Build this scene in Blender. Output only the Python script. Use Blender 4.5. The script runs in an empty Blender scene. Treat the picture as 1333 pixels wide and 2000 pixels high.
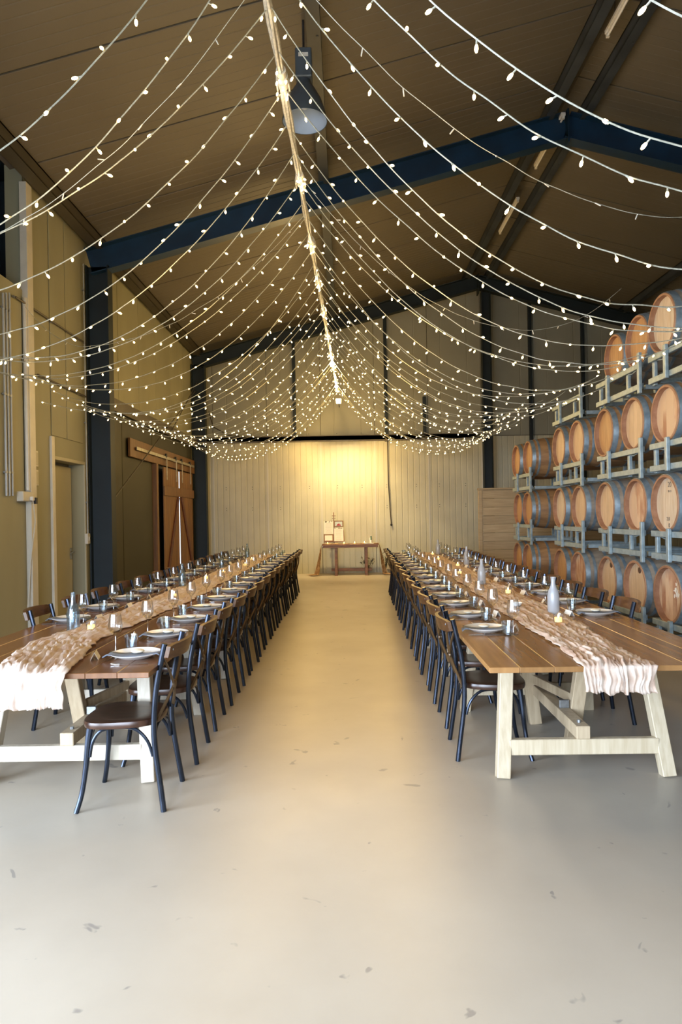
import bpy, bmesh, math, random
from math import pi, sin, cos, sqrt, radians
from mathutils import Vector, Matrix, noise
random.seed(7)
sc = bpy.context.scene
C = sc.collection

# ------------------------------------------------------------------ camera
cd = bpy.data.cameras.new('camera')
cam = bpy.data.objects.new('camera', cd); C.objects.link(cam)
FPX = 1300.0
cd.sensor_fit = 'VERTICAL'; cd.sensor_height = 36.0; cd.lens = FPX/2000*36.0
cd.shift_x = -(677-666.5)/2000; cd.shift_y = (1007-1000)/2000
CAMZ = 1.53
cam.location = (0, 0, CAMZ)
cam.rotation_euler = (pi/2, radians(1.0), 0)
cd.clip_start = .05; cd.clip_end = 300
sc.camera = cam

# ------------------------------------------------------------------ world, light, exposure
sc.view_settings.view_transform = 'Standard'; sc.view_settings.look = 'None'
sc.view_settings.gamma = 1; sc.view_settings.use_curve_mapping = False
sc.view_settings.exposure = 1.0
w = bpy.data.worlds.new('overcast_sky'); sc.world = w; w.use_nodes = True
bg = w.node_tree.nodes['Background']
bg.inputs['Color'].default_value = (0.68, 0.81, 1.0, 1); bg.inputs['Strength'].default_value = 14.5
cy = sc.cycles
cy.use_denoising = True; cy.transparent_max_bounces = 40; cy.max_bounces = 8; cy.diffuse_bounces = 4
cy.glossy_bounces = 4; cy.transmission_bounces = 8; cy.sample_clamp_indirect = 4.0; cy.sample_clamp_direct = 0
cy.caustics_reflective = False; cy.caustics_refractive = False
# two open roller doors let the sky in: one behind the camera, one in the left wall beside it
DOOR = (-3.3, -.3, 3.4)       # front opening: x0, x1, height
SIDE = (-1.9, 2.5, 3.5)      # left wall opening: y0, y1, height
FRONT_Y = -2.6
def portal(loc, rot, w_, h_):
    pl = bpy.data.lights.new('sky_portal', 'AREA'); pl.shape = 'RECTANGLE'; pl.size = w_; pl.size_y = h_; pl.cycles.is_portal = True
    po = bpy.data.objects.new('sky_portal', pl); C.objects.link(po); po.location = loc; po.rotation_euler = rot
portal(((DOOR[0]+DOOR[1])/2, FRONT_Y, DOOR[2]/2), (pi/2, 0, 0), DOOR[1]-DOOR[0], DOOR[2])
portal((-3.97, (SIDE[0]+SIDE[1])/2, SIDE[2]/2), (pi/2, 0, -pi/2), SIDE[1]-SIDE[0], SIDE[2])
WARM = (1.0, 0.64, 0.21)
BULB = 7.0          # radiance of a fairy bulb
STRING_FILL = 13.5  # W of each unseen fill light added below the spine
WALL_SPOT = 340.0

# ------------------------------------------------------------------ helpers
class MB:
    def __init__(s): s.v = []; s.f = []; s.m = []
    def add(s, vs, fs, mi=0):
        n = len(s.v); s.v += [tuple(p) for p in vs]
        s.f += [tuple(n+i for i in f) for f in fs]; s.m += [mi]*len(fs); return s
    def box(s, x0, x1, y0, y1, z0, z1, mi=0, M=None, ch=0.0):
        if ch > 0:
            c = min(ch, (x1-x0)/2.01, (y1-y0)/2.01, (z1-z0)/2.01)
            cx, cy_, cz = (x0+x1)/2, (y0+y1)/2, (z0+z1)/2
            hx, hy, hz = (x1-x0)/2, (y1-y0)/2, (z1-z0)/2
            vs = []; ix = {}
            for sx in (-1, 1):
                for sy in (-1, 1):
                    for sz in (-1, 1):
                        for a in range(3):
                            h = [hx-c, hy-c, hz-c]; h[a] += c
                            ix[(sx, sy, sz, a)] = len(vs)
                            vs.append((cx+sx*h[0], cy_+sy*h[1], cz+sz*h[2]))
            fs = []
            for a in range(3):
                b, d = (a+1) % 3, (a+2) % 3
                for sg in (-1, 1):
                    q = []
                    for (p, r) in ((-1, -1), (1, -1), (1, 1), (-1, 1)):
                        k = [0, 0, 0]; k[a] = sg; k[b] = p; k[d] = r; q.append(ix[(k[0], k[1], k[2], a)])
                    fs.append(q if sg > 0 else q[::-1])
            for a in range(3):           # edges along a
                b, d = (a+1) % 3, (a+2) % 3
                for p in (-1, 1):
                    for r in (-1, 1):
                        k0 = [0, 0, 0]; k0[a] = -1; k0[b] = p; k0[d] = r
                        k1 = list(k0); k1[a] = 1
                        q = [ix[(*k0, b)], ix[(*k1, b)], ix[(*k1, d)], ix[(*k0, d)]]
                        fs.append(q if p*r < 0 else q[::-1])
            for sx in (-1, 1):
                for sy in (-1, 1):
                    for sz in (-1, 1):
                        q = [ix[(sx, sy, sz, 0)], ix[(sx, sy, sz, 1)], ix[(sx, sy, sz, 2)]]
                        fs.append(q if sx*sy*sz > 0 else q[::-1])
        else:
            vs = [(x0, y0, z0), (x1, y0, z0), (x1, y1, z0), (x0, y1, z0), (x0, y0, z1), (x1, y0, z1), (x1, y1, z1), (x0, y1, z1)]
            fs = [(0, 3, 2, 1), (4, 5, 6, 7), (0, 1, 5, 4), (1, 2, 6, 5), (2, 3, 7, 6), (3, 0, 4, 7)]
        if M is not None: vs = [M @ Vector(p) for p in vs]
        return s.add(vs, fs, mi)
    def bar(s, a, b, wx, wz, mi=0, ch=0.0, up=(0, 0, 1)):
        a, b = Vector(a), Vector(b); d = b-a; L = d.length; d.normalize()
        u = Vector(up); x = d.cross(u)
        if x.length < 1e-4: x = Vector((1, 0, 0))
        x.normalize(); z = x.cross(d).normalized()
        M = Matrix((( x.x, d.x, z.x, a.x), (x.y, d.y, z.y, a.y), (x.z, d.z, z.z, a.z), (0, 0, 0, 1)))
        return s.box(-wx/2, wx/2, 0, L, -wz/2, wz/2, mi, M, ch)
    def tube(s, pts, r, n=8, mi=0, cap=True, flat=1.0, closed=False):
        pts = [Vector(p) for p in pts]; N = len(pts)
        rs = r if isinstance(r, (list, tuple)) else [r]*N
        vs = []; prev = None
        for i, p in enumerate(pts):
            if closed: t = pts[(i+1) % N]-pts[(i-1) % N]
            else: t = pts[min(i+1, N-1)]-pts[max(i-1, 0)]
            t.normalize()
            if prev is None:
                a = Vector((0, 0, 1)) if abs(t.z) < .9 else Vector((0, 1, 0))
                u = t.cross(a).normalized()
            else:
                u = (prev-t*prev.dot(t)).normalized()
            prev = u; v = t.cross(u)
            for k in range(n):
                an = 2*pi*k/n
                vs.append(p+u*(cos(an)*rs[i])+v*(sin(an)*rs[i]*flat))
        fs = []
        for i in range(N if closed else N-1):
            j = (i+1) % N
            for k in range(n):
                fs.append((i*n+k, i*n+(k+1) % n, j*n+(k+1) % n, j*n+k))
        if cap and not closed:
            fs.append(tuple(range(n-1, -1, -1))); fs.append(tuple((N-1)*n+k for k in range(n)))
        return s.add(vs, fs, mi)
    def lathe(s, prof, n=16, mi=0, axis='Z', c=(0, 0, 0), closed_prof=False):
        vs = []; fs = []; idx = []
        for (r, z) in prof:
            if r < 1e-6:
                idx.append([len(vs)]*n); vs.append((0, 0, z))
            else:
                idx.append(list(range(len(vs), len(vs)+n)))
                for k in range(n):
                    an = 2*pi*k/n; vs.append((r*cos(an), r*sin(an), z))
        for i in range(len(prof)-1):
            for k in range(n):
                a, b = idx[i][k], idx[i][(k+1) % n]; d, e = idx[i+1][k], idx[i+1][(k+1) % n]
                q = [a, b, e, d]; qq = []
                for t in q:
                    if t not in qq: qq.append(t)
                if len(qq) > 2: fs.append(tuple(qq))
        out = []
        for p in vs:
            if axis == 'X': p = (p[2], p[0], p[1])
            elif axis == 'Y': p = (p[0], p[2], p[1])
            out.append((p[0]+c[0], p[1]+c[1], p[2]+c[2]))
        if axis == 'Y': fs = [f[::-1] for f in fs]
        return s.add(out, fs, mi)
    def prism(s, poly, z0, z1, mi=0, M=None):
        n = len(poly)
        vs = [(p[0], p[1], z0) for p in poly]+[(p[0], p[1], z1) for p in poly]
        fs = [tuple(range(n-1, -1, -1)), tuple(range(n, 2*n))]+[(k, (k+1) % n, n+(k+1) % n, n+k) for k in range(n)]
        if M is not None: vs = [M @ Vector(p) for p in vs]
        return s.add(vs, fs, mi)
    def mesh(s, name, mats, smooth=True, ang=35):
        me = bpy.data.meshes.new(name); me.from_pydata(s.v, [], s.f)
        for m in (mats if isinstance(mats, (list, tuple)) else [mats]): me.materials.append(m)
        me.polygons.foreach_set('material_index', s.m)
        if smooth:
            me.polygons.foreach_set('use_smooth', [True]*len(s.f)); me.set_sharp_from_angle(angle=radians(ang))
        me.update(); return me
    def build(s, name, mats, parent=None, smooth=True, ang=35, loc=None):
        return link(name, s.mesh(name, mats, smooth, ang), parent, loc)

def link(name, data, parent=None, loc=None, rot=None):
    o = bpy.data.objects.new(name, data); C.objects.link(o)
    if parent: o.parent = parent
    if loc is not None: o.location = loc
    if rot is not None: o.rotation_euler = rot
    return o
def tag(o, label=None, cat=None, group=None, kind=None):
    if label: o['label'] = label
    if cat: o['category'] = cat
    if group: o['group'] = group
    if kind: o['kind'] = kind
    return o
def thing(name, label, cat, loc=(0, 0, 0), rz=0, group=None):
    o = bpy.data.objects.new(name, None); C.objects.link(o); o.empty_display_size = .1
    o.location = loc; o.rotation_euler = (0, 0, rz)
    return tag(o, label, cat, group)
kids = {}
def dup(root, loc, rz, label, group=None):
    r = root.copy(); C.objects.link(r); r.location = loc; r.rotation_euler = (0, 0, rz); r['label'] = label
    if group: r['group'] = group
    if root.name not in kids:
        kids[root.name] = [(c, list(c.children)) for c in root.children]
    for c0, gs in kids[root.name]:
        c = c0.copy(); C.objects.link(c); c.parent = r
        for g0 in gs:
            g = g0.copy(); C.objects.link(g); g.parent = c
    return r
class Kind:
    """first use places the prototype itself, later uses copy it"""
    def __init__(s, proto): s.p = proto; s.used = False
    def put(s, loc, rz, label, group=None):
        if not s.used:
            s.used = True; s.p.location = loc; s.p.rotation_euler = (0, 0, rz); s.p['label'] = label
            if group: s.p['group'] = group
            return s.p
        return dup(s.p, loc, rz, label, group)
ORD = ['first', 'second', 'third', 'fourth', 'fifth', 'sixth', 'seventh', 'eighth', 'ninth', 'tenth', 'eleventh', 'twelfth',
       'thirteenth', 'fourteenth', 'fifteenth', 'sixteenth', 'seventeenth', 'eighteenth', 'nineteenth', 'twentieth']
TENS = {2: 'twenty', 3: 'thirty', 4: 'forty'}
def ordn(i):
    if i < 20: return ORD[i]
    n = i+1; t, u = divmod(n, 10)
    return ({2: 'twentieth', 3: 'thirtieth', 4: 'fortieth'}[t] if u == 0 else TENS[t]+'-'+ORD[u-1])

# ------------------------------------------------------------------ materials
def mat(name, col, rough=.5, metal=0.0, var=0.0, scale=6.0, stretch=(1, 1, 1), col2=None, bump=0.0, bscale=None, spec=.5, rvar=0.0, detail=4, objrand=0.0, lo=.35, hi=.65, coords='Object', subsurface=0, trans=0):
    m = bpy.data.materials.new(name); m.use_nodes = True
    nt = m.node_tree; b = nt.nodes['Principled BSDF']; L = nt.links.new
    b.inputs['Base Color'].default_value = (*col, 1); b.inputs['Roughness'].default_value = rough
    b.inputs['Metallic'].default_value = metal; b.inputs['Specular IOR Level'].default_value = spec
    if col2 is None and var > 0: col2 = tuple(c*(1-var) for c in col)
    if col2 is not None or bump or rvar:
        tc = nt.nodes.new('ShaderNodeTexCoord'); mp = nt.nodes.new('ShaderNodeMapping')
        mp.inputs['Scale'].default_value = stretch; L(tc.outputs[coords], mp.inputs['Vector'])
        n = nt.nodes.new('ShaderNodeTexNoise'); n.inputs['Scale'].default_value = scale; n.inputs['Detail'].default_value = detail
        vec = mp.outputs['Vector']
        if objrand:
            oi = nt.nodes.new('ShaderNodeObjectInfo'); ml = nt.nodes.new('ShaderNodeVectorMath'); ml.operation = 'ADD'
            sc_ = nt.nodes.new('ShaderNodeMath'); sc_.operation = 'MULTIPLY'; sc_.inputs[1].default_value = 37.0
            L(oi.outputs['Random'], sc_.inputs[0]); L(vec, ml.inputs[0]); L(sc_.outputs[0], ml.inputs[1]); vec = ml.outputs[0]
        L(vec, n.inputs['Vector'])
    if col2 is not None:
        r = nt.nodes.new('ShaderNodeValToRGB')
        r.color_ramp.elements[0].position = lo; r.color_ramp.elements[1].position = hi
        r.color_ramp.elements[0].color = (*col2, 1); r.color_ramp.elements[1].color = (*col, 1)
        L(n.outputs['Fac'], r.inputs['Fac']); out = r.outputs['Color']
        if objrand:
            hs = nt.nodes.new('ShaderNodeHueSaturation'); mr = nt.nodes.new('ShaderNodeMapRange')
            mr.inputs['To Min'].default_value = 1-objrand; mr.inputs['To Max'].default_value = 1+objrand
            L(oi.outputs['Random'], mr.inputs['Value']); L(mr.outputs['Result'], hs.inputs['Value']); L(out, hs.inputs['Color']); out = hs.outputs['Color']
        L(out, b.inputs['Base Color'])
    if rvar:
        mr2 = nt.nodes.new('ShaderNodeMapRange'); mr2.inputs['To Min'].default_value = rough-rvar; mr2.inputs['To Max'].default_value = rough+rvar
        L(n.outputs['Fac'], mr2.inputs['Value']); L(mr2.outputs['Result'], b.inputs['Roughness'])
    if bump:
        n2 = n
        if bscale:
            n2 = nt.nodes.new('ShaderNodeTexNoise'); n2.inputs['Scale'].default_value = bscale; n2.inputs['Detail'].default_value = 5; L(vec, n2.inputs['Vector'])
        bp = nt.nodes.new('ShaderNodeBump'); bp.inputs['Strength'].default_value = bump; bp.inputs['Distance'].default_value = .01
        L(n2.outputs['Fac'], bp.inputs['Height']); L(bp.outputs['Normal'], b.inputs['Normal'])
    return m
def emis(name, col, strength):
    m = bpy.data.materials.new(name); m.use_nodes = True
    b = m.node_tree.nodes['Principled BSDF']; b.inputs['Base Color'].default_value = (*col, 1)
    b.inputs['Emission Color'].default_value = (*col, 1); b.inputs['Emission Strength'].default_value = strength
    return m
def thin_glass(name, tint=(.93, .95, .96), body=0.0, bodycol=(.7, .8, .85), rough=.03, bias=.06):
    m = bpy.data.materials.new(name); m.use_nodes = True; nt = m.node_tree; nt.nodes.clear(); L = nt.links.new
    o = nt.nodes.new('ShaderNodeOutputMaterial'); t = nt.nodes.new('ShaderNodeBsdfTransparent'); g = nt.nodes.new('ShaderNodeBsdfGlossy')
    t.inputs['Color'].default_value = (*tint, 1); g.inputs['Roughness'].default_value = rough
    lw = nt.nodes.new('ShaderNodeLayerWeight'); lw.inputs['Blend'].default_value = .3
    mr = nt.nodes.new('ShaderNodeMapRange'); mr.inputs['To Min'].default_value = bias; mr.inputs['To Max'].default_value = .75
    L(lw.outputs['Facing'], mr.inputs['Value'])
    pw = nt.nodes.new('ShaderNodeMath'); pw.operation = 'POWER'; pw.inputs[1].default_value = 1.6
    L(lw.outputs['Facing'], pw.inputs[0]); L(pw.outputs[0], mr.inputs['Value'])
    mx = nt.nodes.new('ShaderNodeMixShader'); L(mr.outputs['Result'], mx.inputs[0]); L(t.outputs[0], mx.inputs[1]); L(g.outputs[0], mx.inputs[2])
    last = mx
    if body > 0:
        d = nt.nodes.new('ShaderNodeBsdfTranslucent'); d.inputs['Color'].default_value = (*bodycol, 1)
        d2 = nt.nodes.new('ShaderNodeBsdfDiffuse'); d2.inputs['Color'].default_value = (*bodycol, 1)
        dm = nt.nodes.new('ShaderNodeMixShader'); L(d.outputs[0], dm.inputs[1]); L(d2.outputs[0], dm.inputs[2])
        m2 = nt.nodes.new('ShaderNodeMixShader'); m2.inputs[0].default_value = body
        L(mx.outputs[0], m2.inputs[1]); L(dm.outputs[0], m2.inputs[2]); last = m2
    L(last.outputs[0], o.inputs['Surface'])
    return m

M = {}
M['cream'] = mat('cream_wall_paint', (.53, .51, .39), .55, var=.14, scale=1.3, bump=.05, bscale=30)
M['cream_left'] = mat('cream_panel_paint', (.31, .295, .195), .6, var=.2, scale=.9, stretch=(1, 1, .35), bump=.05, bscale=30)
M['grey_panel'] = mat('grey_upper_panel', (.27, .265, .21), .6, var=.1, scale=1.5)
M['olive'] = mat('dark_olive_wall', (.030, .027, .012), .6, var=.25, scale=1.1)
M['ceil'] = mat('ceiling_panel_tan', (.128, .110, .080), .55, var=.12, scale=.8, bump=.04, bscale=20)
M['ceil_groove'] = mat('ceiling_joint_shadow_gap', (.12, .10, .08), .8)
M['blue'] = mat('navy_steel_paint', (.006, .032, .072), .45, var=.35, scale=2.5)
M['darksteel'] = mat('dark_blue_black_steel', (.004, .012, .017), .6, var=.3, scale=3)
M['purlin'] = mat('brown_grey_purlin', (.06, .05, .032), .55, var=.35, scale=2.2, stretch=(1, .3, 1))
M['bluegrey'] = mat('dusty_grey_blue_steel', (.045, .055, .066), .5, var=.4, scale=2.4)
M['girt'] = mat('brown_steel_girt', (.085, .07, .05), .5, var=.3, scale=3)
M['seam'] = mat('panel_joint_strip', (.52, .51, .46), .45)
M['galv'] = mat('galvanised_steel', (.36, .43, .45), .45, metal=.3, col2=(.24, .31, .34), scale=18, rvar=.1, detail=6)
M['hoop'] = mat('galvanised_hoop', (.25, .31, .35), .45, metal=.45, col2=(.15, .20, .24), scale=14, objrand=.12)
M['stave'] = mat('oak_stave', (.36, .20, .085), .6, col2=(.22, .115, .05), scale=5, stretch=(.6, 3, 3), objrand=.12)
M['chime'] = mat('oak_chime_end_grain', (.36, .19, .11), .6, col2=(.27, .13, .07), scale=14, objrand=.1)
M['stave_grey'] = mat('weathered_oak_stave', (.27, .22, .165), .65, col2=(.18, .145, .11), scale=5, stretch=(.6, 3, 3), objrand=.1)
M['head_pale'] = mat('pale_oak_head', (.60, .43, .27), .55, col2=(.52, .355, .21), scale=6, stretch=(1, 6, .7), objrand=.07)
M['head_orange'] = mat('orange_oak_head', (.50, .29, .135), .55, col2=(.41, .22, .095), scale=6, stretch=(1, 6, .7), objrand=.07)
M['head_stain'] = mat('wine_stained_oak_head', (.60, .41, .26), .55, col2=(.38, .18, .10), scale=3.2, stretch=(1, 1, .7), lo=.38, hi=.55, objrand=.07)
M['head_white'] = mat('bleached_oak_head', (.60, .49, .36), .55, col2=(.52, .39, .26), scale=6, stretch=(1, 5, .8), objrand=.05)
M['bung'] = mat('dark_bung', (.10, .05, .03), .5, var=.3)
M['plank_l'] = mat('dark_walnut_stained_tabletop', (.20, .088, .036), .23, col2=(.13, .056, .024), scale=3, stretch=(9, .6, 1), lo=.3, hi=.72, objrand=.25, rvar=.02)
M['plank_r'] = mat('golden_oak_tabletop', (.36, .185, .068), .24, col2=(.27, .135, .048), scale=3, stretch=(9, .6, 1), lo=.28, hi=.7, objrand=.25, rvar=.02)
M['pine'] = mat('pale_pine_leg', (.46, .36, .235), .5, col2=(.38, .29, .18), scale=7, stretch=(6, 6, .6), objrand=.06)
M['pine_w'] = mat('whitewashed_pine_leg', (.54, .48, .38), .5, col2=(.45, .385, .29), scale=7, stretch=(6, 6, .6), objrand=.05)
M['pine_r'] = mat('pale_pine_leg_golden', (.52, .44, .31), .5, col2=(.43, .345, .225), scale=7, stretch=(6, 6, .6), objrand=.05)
M['bracket'] = mat('zinc_bracket', (.35, .36, .36), .4, metal=.8, var=.3, scale=30)
M['chairmetal'] = mat('charcoal_gunmetal_frame', (.038, .047, .068), .21, metal=.8, var=.3, scale=12)
M['chairwood'] = mat('dark_brown_elm_seat', (.060, .026, .014), .28, col2=(.028, .012, .007), scale=8, stretch=(7, 1, 1), objrand=.2)
M['railwood'] = mat('brown_bent_rail', (.125, .058, .022), .32, col2=(.07, .03, .013), scale=8, stretch=(1, 6, 6), objrand=.15)
M['band'] = mat('bronze_cross_band', (.11, .065, .03), .35, metal=.3, var=.3)
M['china'] = mat('white_glazed_china', (.78, .77, .74), .18, var=.03)
M['napkin'] = mat('slate_grey_napkin', (.16, .18, .215), .85, var=.2, scale=30, bump=.1)
M['favour'] = mat('cream_favour', (.80, .72, .56), .6, var=.1, scale=30)
M['card'] = mat('white_card', (.78, .75, .68), .6, var=.02)
M['ink'] = mat('grey_ink', (.12, .11, .10), .7, var=.1)
M['cutlery'] = mat('polished_steel_cutlery', (.62, .62, .62), .2, metal=.9, var=.1)
M['glass'] = thin_glass('clear_glass', (.97, .975, .98), bias=.07)
M['stem'] = thin_glass('bright_stem_glass', (.95, .96, .97), bias=.32)
M['tumbler'] = thin_glass('clear_tumbler_glass', (.88, .92, .94), bias=.10)
M['bottle'] = thin_glass('clear_bottle_glass', (.82, .88, .92), .03, (.75, .82, .9), bias=.09)
M['frost'] = thin_glass('frosted_bottle_glass', (.93, .95, .96), .42, (.80, .82, .86), .2)
M['wax'] = emis('lit_candle_wax', (1.0, .62, .22), .9)
M['flame'] = emis('candle_flame', (1.0, .60, .20), 18)
M['bulb'] = emis('warm_fairy_bulb', (1.0, .72, .33), BULB)
M['wire'] = mat('clear_plastic_wire', (.44, .44, .36), .35, var=.35, scale=60, spec=.8)
M['wirecool'] = mat('clear_plastic_cable', (.62, .62, .58), .25, var=.3, scale=40, spec=.8)
M['plug'] = mat('white_plastic_plug', (.70, .68, .62), .35, var=.15, scale=30)
M['globe'] = emis('glowing_globe', (1.0, .80, .50), 40)
M['spade'] = mat('zinc_lampshade', (.09, .115, .14), .42, metal=.3, var=.25, scale=4)
M['reflector'] = mat('pale_blue_lamp_reflector', (.36, .45, .60), .4, var=.1)
M['black'] = mat('black_plastic', (.015, .015, .018), .5, var=.2)
M['rubber'] = mat('dark_rubber_cable', (.045, .035, .025), .6, var=.2)
M['conduit'] = mat('grey_pvc_conduit', (.36, .37, .36), .45, var=.2, scale=3)
M['box'] = mat('white_junction_box', (.55, .52, .44), .45, var=.1)
M['barnwood'] = mat('amber_pine_door_board', (.21, .098, .026), .5, col2=(.14, .062, .017), scale=5, stretch=(5, 5, .5), objrand=.15)
M['barnred'] = mat('reddish_door_brace', (.11, .026, .011), .5, col2=(.07, .017, .008), scale=5, stretch=(1, 1, 4))
M['tracksteel'] = mat('galvanised_track', (.52, .48, .38), .35, metal=.6, var=.4, scale=12)
M['slatwood'] = mat('pale_cedar_slat', (.46, .345, .20), .6, col2=(.38, .275, .15), scale=4, stretch=(.6, 1, 8), objrand=.08)
M['tablewood'] = mat('reddish_trestle_wood', (.24, .105, .035), .45, col2=(.14, .058, .02), scale=6, stretch=(1, 3, 3), objrand=.1)
M['paper'] = mat('white_paper', (.78, .74, .66), .7, var=.02)
M['doorpaint'] = mat('cream_door_paint', (.40, .37, .26), .5, var=.06, scale=3)
M['chrome'] = mat('brushed_metal_handle', (.5, .5, .48), .25, metal=.9, var=.1)
M['leafdry'] = mat('dried_leaf', (.12, .11, .06), .7, var=.4, scale=20)
M['flowerdry'] = mat('dried_cream_flower', (.5, .42, .28), .8, var=.3, scale=20)
M['vase'] = mat('grey_stone_vase', (.33, .29, .21), .6, var=.15, scale=8)
M['photo_red'] = mat('red_print', (.42, .03, .03), .5, var=.3, scale=30)
M['photo_sky'] = mat('pale_print', (.55, .62, .60), .5, var=.2, scale=20)
M['green_label'] = mat('dark_green_label', (.03, .10, .04), .5, var=.2)
M['outdoor'] = mat('pale_concrete_apron', (.45, .44, .42), .8, var=.15, scale=2)

def cloth(name, c1, c2, c3, alpha=.12):
    m = bpy.data.materials.new(name); m.use_nodes = True; nt = m.node_tree; nt.nodes.clear(); L = nt.links.new
    o = nt.nodes.new('ShaderNodeOutputMaterial'); tc = nt.nodes.new('ShaderNodeTexCoord')
    n = nt.nodes.new('ShaderNodeTexNoise'); n.inputs['Scale'].default_value = 3.5; n.inputs['Detail'].default_value = 6
    mp = nt.nodes.new('ShaderNodeMapping'); mp.inputs['Scale'].default_value = (5, 1, 5); L(tc.outputs['Object'], mp.inputs['Vector']); L(mp.outputs[0], n.inputs['Vector'])
    r = nt.nodes.new('ShaderNodeValToRGB'); e = r.color_ramp.elements
    e[0].position = .36; e[0].color = (*c2, 1); e[1].position = .62; e[1].color = (*c1, 1); k = e.new(.5); k.color = (*c3, 1)
    L(n.outputs['Fac'], r.inputs['Fac'])
    d = nt.nodes.new('ShaderNodeBsdfDiffuse'); t = nt.nodes.new('ShaderNodeBsdfTranslucent'); L(r.outputs[0], d.inputs[0]); L(r.outputs[0], t.inputs[0])
    w1 = nt.nodes.new('ShaderNodeTexNoise'); w1.inputs['Scale'].default_value = 120; L(tc.outputs['Object'], w1.inputs['Vector'])
    bp = nt.nodes.new('ShaderNodeBump'); bp.inputs['Strength'].default_value = .5; bp.inputs['Distance'].default_value = .003
    L(w1.outputs['Fac'], bp.inputs['Height']); L(bp.outputs[0], d.inputs['Normal'])
    a = nt.nodes.new('ShaderNodeMixShader'); a.inputs[0].default_value = .3; L(d.outputs[0], a.inputs[1]); L(t.outputs[0], a.inputs[2])
    tr = nt.nodes.new('ShaderNodeBsdfTransparent'); b = nt.nodes.new('ShaderNodeMixShader')
    mr = nt.nodes.new('ShaderNodeMapRange'); mr.inputs['From Min'].default_value = .3; mr.inputs['From Max'].default_value = .7
    mr.inputs['To Min'].default_value = alpha*2.2; mr.inputs['To Max'].default_value = 0
    L(n.outputs['Fac'], mr.inputs['Value']); L(mr.outputs[0], b.inputs[0]); L(a.outputs[0], b.inputs[1]); L(tr.outputs[0], b.inputs[2])
    L(b.outputs[0], o.inputs['Surface']); return m
M['gauze_l'] = cloth('blush_gauze_left', (.84, .73, .65), (.74, .58, .48), (.80, .67, .57), .03)
M['gauze_r'] = cloth('blush_gauze_right', (.82, .70, .60), (.68, .50, .39), (.76, .61, .50), .03)
M['drape'] = cloth('apricot_gauze', (.66, .46, .27), (.44, .27, .14), (.58, .38, .21), .06)

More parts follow.
